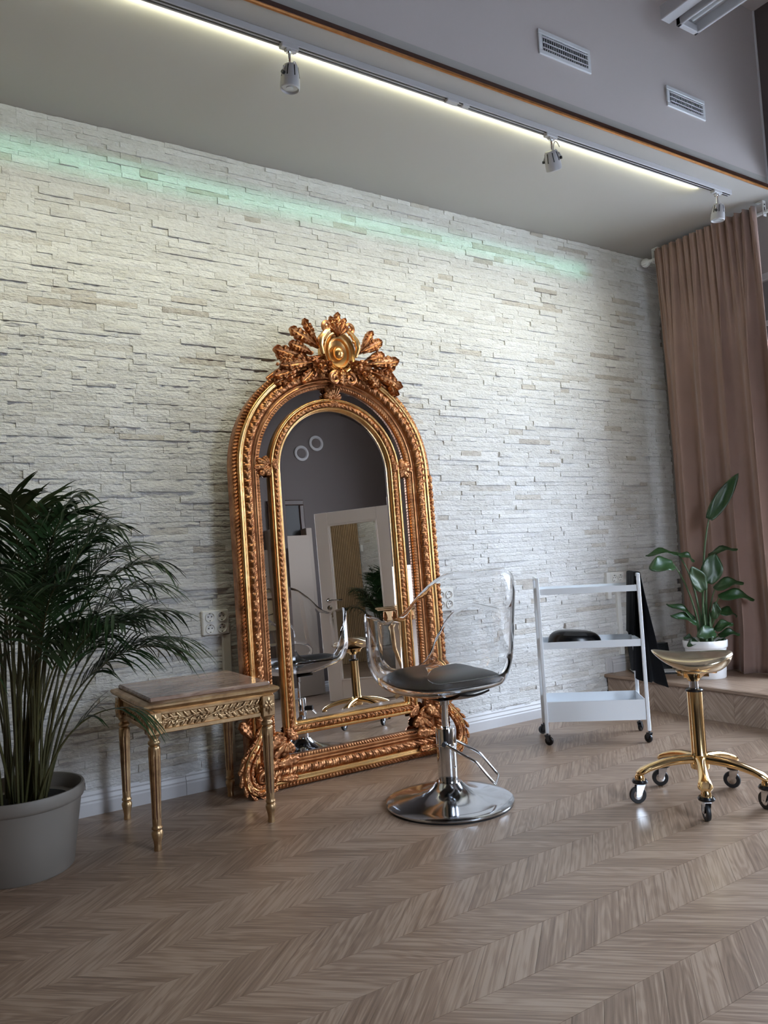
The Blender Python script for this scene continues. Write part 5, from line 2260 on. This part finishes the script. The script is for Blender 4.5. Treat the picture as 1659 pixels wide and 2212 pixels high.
for sy in (1, -1):
    mb = MB()
    mb.lathe([(0.014, 0.0), (0.016, 0.004), (0.010, 0.010), (0.014, 0.016)] + [(0.036 * math.sin(a), 0.048 - 0.036 * math.cos(a)) for a in np.linspace(0.35, PI, 14)], 40,
             T(0, sy * 0.50, -0.085) @ RX(-sy * PI / 2), lambda a, z: 1 - 0.10 * (abs(math.sin(4 * a)) < 0.25) * (z > .018))
    mb.build('finial', M_PLASTW, rod)
    mb = MB()
    mb.box((0, sy * 0.47, -0.0575), (0.036, 0.006, 0.115), bev=0.002)
    mb.box((0, sy * 0.445, -0.003), (0.036, 0.055, 0.006), bev=0.002)
    br = mb.build('bracket', M_PLASTW, rod, smooth=False)
    mb = MB()
    mb.box((-0.002, sy * 0.474, -0.075), (0.007, 0.003, 0.05))
    mb.lathe([(0.005, 0), (0.005, .003), (0, .0035)], 10, T(0, sy * 0.4735, -0.03) @ RX(-sy * PI / 2))
    mb.build('bracket_slot', M_DGREY, br, smooth=False)

# ------------------------------------------------------------------ lamp track, led strip, spotlights
TY = -1.088
track = thing('lamp_track', 'long white lamp track mounted along the edge of the lowered ceiling', 'lamp track', (2.12, TY, ZS))
mb = MB()
mb.box((0, 0, -0.016), (5.42, 0.036, 0.032), bev=0.002)
mb.build('track_body', M_TRACK, track, smooth=False)
for oy in (-0.008, 0.010):
    mb = MB()
    mb.box((0, oy, -0.0325), (5.40, 0.007, 0.0025))
    mb.build('groove', M_BLACK, track, smooth=False)
mb = MB()
mb.box((0.33, -0.002, -0.038), (0.075, 0.034, 0.014), bev=0.003)
mb.box((0.42, 0.0, -0.036), (0.045, 0.026, 0.012), bev=0.003)
mb.build('joint_cover', M_TRACK, track, smooth=False)
led = thing('led_strip', 'glowing led strip running behind the lamp track on the ceiling', 'led strip', (LED_XC, LED_Y, ZS))
mb = MB()
mb.box((0, -0.001, -0.012), (LED_L, 0.010, 0.018), bev=0.002)
mb.build('channel', M_TRACK, led, smooth=False)
mb = MB()
mb.box((0, 0.0055, -0.012), (LED_L, 0.003, 0.010))
mb.build('diodes', M_LED, led, smooth=False)


def spot(label, x, yaw, tilt, z=ZS - 0.030, drop=0.075):
    """adapter, stem, yoke and slotted lamp head; tilt turns the head about the yoke axle"""
    s = thing('track_spotlight', label, 'spotlight', (x, TY, z), yaw, 'spotlights on the ceiling track')
    mb = MB()
    mb.box((0, 0, -0.010), (0.085, 0.034, 0.022), bev=0.003)
    mb.box((0.006, 0, -0.024), (0.050, 0.026, 0.010), bev=0.003)
    ad = mb.build('adapter', M_TRACK, s, smooth=False, rot=(0, 0, -yaw))
    mb = MB()
    mb.cyl((0, 0, -0.022), (0, 0, -0.028 - drop), 0.0075, 14)
    mb.cyl((0, 0, -0.026), (0, 0, -0.034), 0.014, 14)
    mb.build('stem', M_CHROME, s)
    zc = -0.028 - drop - 0.045
    mb = MB()
    pts = [(0.050 * math.cos(a), 0, zc + 0.048 * math.sin(a)) for a in np.linspace(0, PI, 17)]
    mb.tube(pts, 0.0045, 8)
    mb.build('yoke', M_CHROME, s)
    head = bpy.data.objects.new('lamp_head', None)
    COL.objects.link(head)
    head.parent = s
    head.location = (0, 0, zc)
    head.rotation_euler = (tilt, 0, 0)
    mb = MB()
    mb.lathe([(0.0, 0.050), (0.030, 0.050), (0.034, 0.046), (0.0425, 0.0), (0.0445, -0.030), (0.0445, -0.052), (0.041, -0.056), (0.038, -0.052), (0.037, -0.040), (0.0, -0.040)], 40)
    mb.build('housing', M_TRACK, head, angle=40)
    mb = MB()
    for k in range(8):
        a = 2 * PI * (k + .5) / 8
        mb.box((0, 0, 0), (0.004, 0.0045, 0.050), RZ(a) @ T(0.0385, 0, 0.016) @ RY(-0.17))
    mb.build('vent_slots', M_BLACK, head, smooth=False)
    mb = MB()
    mb.lathe([(0.036, -0.048), (0.036, -0.043), (0.0, -0.043)], 32)
    mb.lathe([(0.016, -0.052), (0.018, -0.047), (0.0, -0.046)], 20)
    mb.build('lens', M_LENS, head)
    mb = MB()
    for sx in (-1, 1):
        mb.cyl((sx * 0.042, 0, 0), (sx * 0.056, 0, 0), 0.008, 12)
    mb.build('pivot_knob', M_DGREY, head)
    mb = MB()
    mb.tube(bez((0.015, 0.006, 0.050), (0.035, 0.01, 0.125), (0.052, 0.0, 0.055), 14), 0.0028, 6)
    mb.build('cable_loop', M_TRACK, head)
    return s


spot('grey spotlight nearest the left end of the ceiling track', 1.530, math.radians(25), 0.10)
spot('grey spotlight in the middle of the track, its lens turned towards the room', 3.152, math.radians(-60), 0.62)
spot('grey spotlight at the right end of the track above the curtain', 4.680, math.radians(20), 0.12)


# ------------------------------------------------------------------ ventilation grilles on the bulkhead
def grille(label, x0, x1, z0, z1):
    g = thing('air_vent', label, 'vent', ((x0 + x1) / 2, YB, (z0 + z1) / 2), 0, 'vents on the bulkhead')
    W, H = x1 - x0, z1 - z0
    f = 0.026
    mb = MB()
    for (c, s) in (((0, -0.006, H / 2 - f / 2), (W, 0.012, f)), ((0, -0.006, -H / 2 + f / 2), (W, 0.012, f)), ((-W / 2 + f / 2, -0.006, 0), (f, 0.012, H - 2 * f)), ((W / 2 - f / 2, -0.006, 0), (f, 0.012, H - 2 * f))):
        mb.box(c, s, bev=0.003)
    mb.build('frame', M_TRIMW, g, smooth=False)
    mb = MB()
    mb.box((0, -0.0006, 0), (W - 2 * f, 0.001, H - 2 * f))
    mb.build('dark_duct', M_DGREY, g, smooth=False)
    n = 3
    for k in range(n):
        zz = (H - 2 * f) * ((k + .5) / n - .5)
        mb = MB()
        mb.box((0, 0, 0), (W - 2 * f, 0.016, 0.003), T(0, -0.010, zz) @ RX(0.5))
        mb.build('louvre', M_TRIMW, g, smooth=False)
    nb_ = int((W - 2 * f) / 0.016)
    for k in range(nb_):
        xx = (W - 2 * f) * ((k + .5) / nb_ - .5)
        mb = MB()
        mb.box((xx, -0.0035, 0), (0.0025, 0.005, H - 2 * f))
        mb.build('fin', M_TRIMW, g, smooth=False)
    return g


grille('white louvred vent on the bulkhead, the left one of two', 2.957, 3.357, 3.835, 3.975)
grille('white louvred vent on the bulkhead nearer the ceiling light', 4.022, 4.400, 3.838, 3.970)

# ------------------------------------------------------------------ fluorescent ceiling fitting
fit = thing('ceiling_light', 'white fluorescent ceiling light fitting with open grid, switched off', 'ceiling light', (3.93, -1.40, 4.20), 0.0)
mb = MB()
L_ = 1.25
mb.box((-0.115, -L_ / 2 - 0.02, 0.03), (0.080, L_ + 0.03, 0.085), bev=0.004)
mb.build('gear_tray', M_TRACK, fit, smooth=False)
mb = MB()
for (c, s) in (((-0.050, -L_ / 2 - 0.04, -0.005), (0.020, L_, 0.075)), ((0.105, -L_ / 2 - 0.04, -0.005), (0.020, L_, 0.075)), ((0.0275, -0.055, -0.02), (0.175, 0.030, 0.045)), ((0.0275, -L_ / 2 - 0.04, 0.025), (0.150, L_, 0.012)), ((0.0275, -L_ - 0.03, -0.005), (0.175, 0.02, 0.075))):
    mb.box(c, s, bev=0.004)
mb.build('reflector_box', M_TRACK, fit, smooth=False)
mb = MB()
mb.cyl((0.0275, -0.09, 0.0), (0.0275, -L_, 0.0), 0.013, 14)
mb.build('tube', M_LENS, fit)
for y_ in (-0.16, -1.10):
    mb = MB()
    mb.cyl((-0.115, y_, 0.07), (-0.115, y_, ZC - 4.20 + .005), 0.007, 10)
    mb.build('hanger', M_TRACK, fit)


# ------------------------------------------------------------------ sockets and trunking on the stone wall
def socket(label, x, z, nx, nz, w, h, yface=-0.020):
    s = thing('wall_socket', label, 'socket', (x, yface, z))
    mb = MB()
    mb.box((0, 0.008, 0), (w, 0.036, h), bev=0.005)
    mb.build('plate', M_PLASTW, s, smooth=False)
    for i in range(nx):
        for k in range(nz):
            px_, pz_ = (i - (nx - 1) / 2) * 0.066, (k - (nz - 1) / 2) * 0.062
            mb = MB()
            mb.lathe([(0.0, -0.004), (0.0205, -0.004), (0.0215, -0.001), (0.0235, 0.003), (0.0265, 0.003), (0.0275, -0.003)], 32, T(px_, -0.0145, pz_) @ RX(PI / 2), caps=False)
            ins = mb.build('outlet', M_PLASTW, s)
            mb = MB()
            for dx in (-0.0095, 0.0095):
                mb.lathe([(0.0033, 0), (0.0033, .0008), (0, .0008)], 10, T(px_ + dx, -0.0107, pz_ + 0.002) @ RX(PI / 2))
            for dz in (-0.0185, 0.0185):
                mb.box((px_, -0.0125, pz_ + dz), (0.006, 0.004, 0.004))
            mb.build('pin_hole', M_BLACK, ins, smooth=False)
    return s


socket('white four-gang wall socket on the stone beside the small gilded table', 1.456, 0.882, 2, 2, 0.150, 0.132)
socket('white wall socket right of the mirror seen through the clear chair', 3.010, 0.885, 2, 2, 0.150, 0.150)
socket('white double wall socket behind the top of the trolley', 4.655, 0.925, 2, 1, 0.150, 0.088)
tk = thing('cable_trunking', 'white cable trunking running down from the four-gang socket beside the table', 'trunking', (1.515, -0.012, 0))
mb = MB()
mb.box((0, 0, 0.468), (0.046, 0.028, 0.690), bev=0.003)
mb.build('cover', M_PLASTW, tk, smooth=False)
tk = thing('cable_trunking', 'white cable trunking running down the stone wall behind the trolley', 'trunking', (4.665, -0.012, 0))
mb = MB()
mb.box((0, 0, 0.605), (0.040, 0.028, 0.53), bev=0.003)
mb.build('cover', M_PLASTW, tk, smooth=False)
bx_ = thing('junction_box', 'narrow white junction box beside the double socket behind the trolley', 'junction box', (4.560, -0.014, 0.870))
mb = MB()
mb.box((0, 0, 0), (0.040, 0.034, 0.20), bev=0.003)
mb.build('cover', M_PLASTW, bx_, smooth=False)

rem = thing('wall_remote', 'small white remote in its holder at the left corner of the stone wall', 'remote', (-0.80, -0.020, 1.98))
mb = MB()
mb.box((0, 0, 0), (0.055, 0.030, 0.120), bev=0.006)
mb.build('holder', M_PLASTW, rem, smooth=False)
mb = MB()
mb.box((0, -0.017, 0.01), (0.040, 0.010, 0.105), bev=0.004)
mb.build('remote_control', M_TRIMW, rem, smooth=False)

# ------------------------------------------------------------------ things behind the photographer, seen in the mirror
con = thing('console_table', 'carved gilded console table with bottles by the window, seen in the mirror', 'console table', (4.36, -2.685, 0.0))
mb = MB()
rect_sweep(mb, 0.385, 0.150, [(-0.02, 0), (0.0, 0.0), (0.006, 0.010), (0.018, 0.018), (0.020, 0.030), (0.010, 0.036), (-0.02, 0.036)], 0.864)
mb.box((0, 0, 0.884), (0.78, 0.31, 0.030))
fix_normals(mb.build('top', M_TABLEG, con, angle=30))
mb = MB()
mb.box((0, 0, 0.81), (0.70, 0.25, 0.11), bev=0.01)
ap = mb.build('apron', M_TABLEG, con, smooth=False)
mb = MB()
for x in np.linspace(-0.30, 0.30, 7):
    for (yy, rz) in ((0.126, PI), (-0.126, 0)):
        mb.shell(acanthus(0.10, 0.07, 3, 0.02, .3, 13, 5), np.array((0, .008, 0)), T(x, yy, 0.85) @ RZ(rz) @ RY(PI))
for yy in (-0.08, 0.08):
    for sx in (-1, 1):
        mb.shell(acanthus(0.10, 0.07, 3, 0.02, .3, 13, 5), np.array((0, .008, 0)), T(sx * 0.352, yy, 0.85) @ RZ(sx * PI / 2) @ RY(PI))
fix_normals(mb.build('carving', M_FRAMEG, ap, angle=60))
for sx in (-1, 1):
    for sy in (-1, 1):
        mb = MB()
        pts = [(sx * 0.31, sy * 0.105, 0.80), (sx * 0.36, sy * 0.115, 0.70), (sx * 0.34, sy * 0.11, 0.50), (sx * 0.25, sy * 0.09, 0.28), (sx * 0.22, sy * 0.08, 0.14), (sx * 0.27, sy * 0.10, 0.05), (sx * 0.31, sy * 0.11, 0.025)]
        mb.tube(pts, [0.032, 0.036, 0.028, 0.020, 0.018, 0.024, 0.022], 10)
        mb.build('leg', M_TABLEG, con)
mb = MB()
mb.tube([(-0.22, 0, 0.17), (0, 0, 0.20), (0.22, 0, 0.17)], [0.016, 0.022, 0.016], 10)
mb.tube([(-0.22, -0.08, 0.16), (-0.22, 0.08, 0.16)], 0.014, 8)
mb.tube([(0.22, -0.08, 0.16), (0.22, 0.08, 0.16)], 0.014, 8)
mb.lathe([(0.0, 0.10), (0.02, 0.12), (0.035, 0.17), (0.03, 0.22), (0.012, 0.25), (0.018, 0.28), (0.0, 0.31)], 16)
mb.build('stretcher', M_TABLEG, con)


def bottle(label, x, y, prof, mat, cap, capmat, group=None):
    b = thing('bottle', label, 'bottle', (x, y, 0.9005), 0, 'bottles on the console table')
    mb = MB()
    mb.lathe(prof, 24)
    mb.build('body', mat, b)
    if cap:
        mb = MB()
        mb.lathe(cap, 20)
        mb.build('cap', capmat, b)
    return b


M_PINK = plain('dark_pink_bottle', (0.16, 0.05, 0.07), 0.15)
M_SMOKE = plain('grey_bottle', (0.20, 0.20, 0.21), 0.12)
bottle('tall pinkish bottle with a black cap on the gilded console', 4.52, -2.66, [(0, 0), (0.026, 0), (0.027, .004), (0.027, .150), (0.018, .165), (0.012, .170), (0, .170)], M_PINK, [(0.017, .168), (0.018, .172), (0.018, .212), (0, .214)], M_BLACK)
bottle('slim grey pump bottle with black head on the gilded console', 4.45, -2.64, [(0, 0), (0.022, 0), (0.023, .004), (0.023, .100), (0.010, .115), (0, .115)], M_SMOKE, [(0.011, .114), (0.011, .135), (0.005, .137), (0.005, .160), (0.012, .161), (0.012, .168), (0, .168)], M_BLACK)
bottle('short dark bottle behind the pump bottle on the gilded console', 4.42, -2.72, [(0, 0), (0.024, 0), (0.025, .004), (0.025, .120), (0.012, .132), (0, .132)], M_BLACK, [(0.012, .130), (0.012, .150), (0, .151)], M_BLACK)
bottle('small clear glass bottle at the left end of the gilded console', 4.10, -2.68, [(0, 0), (0.020, 0), (0.021, .003), (0.021, .060), (0.009, .072), (0.009, .085), (0, .085)], M_ACRYL, [(0.011, .084), (0.011, .105), (0, .107)], M_ACRYL)
for k, (x, z) in enumerate(((4.135, 2.825), (4.345, 2.955))):
    v = thing('round_vent', 'round grey vent on the dark wall, %s of two seen in the mirror' % ('lower left' if k == 0 else 'upper right'), 'vent', (x, YF, z), 0, 'round vents')
    mb = MB()
    mb.lathe([(0.095, 0.0), (0.095, 0.010), (0.085, 0.016), (0.070, 0.016), (0.066, 0.008), (0.060, 0.008)], 36, RX(-PI / 2))
    mb.build('ring', M_TRACK, v)
    mb = MB()
    mb.lathe([(0.062, 0.004), (0.060, 0.012), (0.03, 0.016), (0, 0.016)], 36, RX(-PI / 2))
    mb.build('disc', M_DARK, v)
pic = thing('framed_glass', 'dark picture in a brown wooden frame above the cream door, seen in the mirror', 'frame', (3.86, YF + 0.02, 1.98))
mb = MB()
for (c, s) in (((0, 0, 0.24), (0.46, 0.035, 0.06)), ((0, 0, -0.24), (0.46, 0.035, 0.06)), ((-0.20, 0, 0), (0.06, 0.035, 0.42)), ((0.20, 0, 0), (0.06, 0.035, 0.42))):
    mb.box(c, s, bev=0.008)
mb.build('frame', M_BROWN, pic, smooth=False)
mb = MB()
mb.box((0, -0.004, 0), (0.35, 0.01, 0.43))
mb.build('print', M_DGREY, pic, smooth=False)  # dark reflection of the glass put into a plain colour


def canvas(label, x, z, w, h, strokes, base):
    c = thing('painting', label, 'painting', (x, YF + 0.02, z))
    mb = MB()
    mb.box((0, 0, 0), (w, 0.025, h), bev=0.003)
    mb.build('canvas', base, c, smooth=False)
    for (mat, pts, r) in strokes:
        mb = MB()
        mb.tube([(a * w / 2, 0.0125, b * h / 2) for a, b in pts], r, 6, flat=0.25)
        mb.build('brush_stroke', mat, c)
    return c


M_CANV = plain('white_canvas', (0.62, 0.58, 0.54), 0.8)
M_YEL = plain('yellow_canvas', (0.52, 0.47, 0.33), 0.8)
M_BLUE = plain('blue_paint', (0.02, 0.05, 0.30), 0.6)
strk = [(M_BLUE, [(-0.3, .95), (-.1, .7), (.2, .85), (.35, .6)], 0.03)]
sr = random.Random(4)
for k in range(16):
    a, b = sr.uniform(-.8, .8), sr.uniform(-.9, .4)
    strk.append((M_BLACK, [(a, b), (a + sr.uniform(-.12, .12), b + sr.uniform(.04, .1)), (a + sr.uniform(-.2, .2), b + sr.uniform(-.05, .05))], 0.006))
canvas('white abstract canvas with black and blue marks, seen in the mirror', 3.36, 1.40, 0.50, 0.55, strk, M_CANV)
canvas('yellow canvas with dark branching lines below the white one', 3.38, 0.93, 0.45, 0.34,
       [(M_BLACK, [(-.9, .2), (-.3, .35), (.2, -.1), (.9, .1)], .006), (M_BLACK, [(.2, -.1), (.1, -.9)], .006), (M_BLACK, [(-.3, .35), (-.1, .9)], .005)], M_YEL)
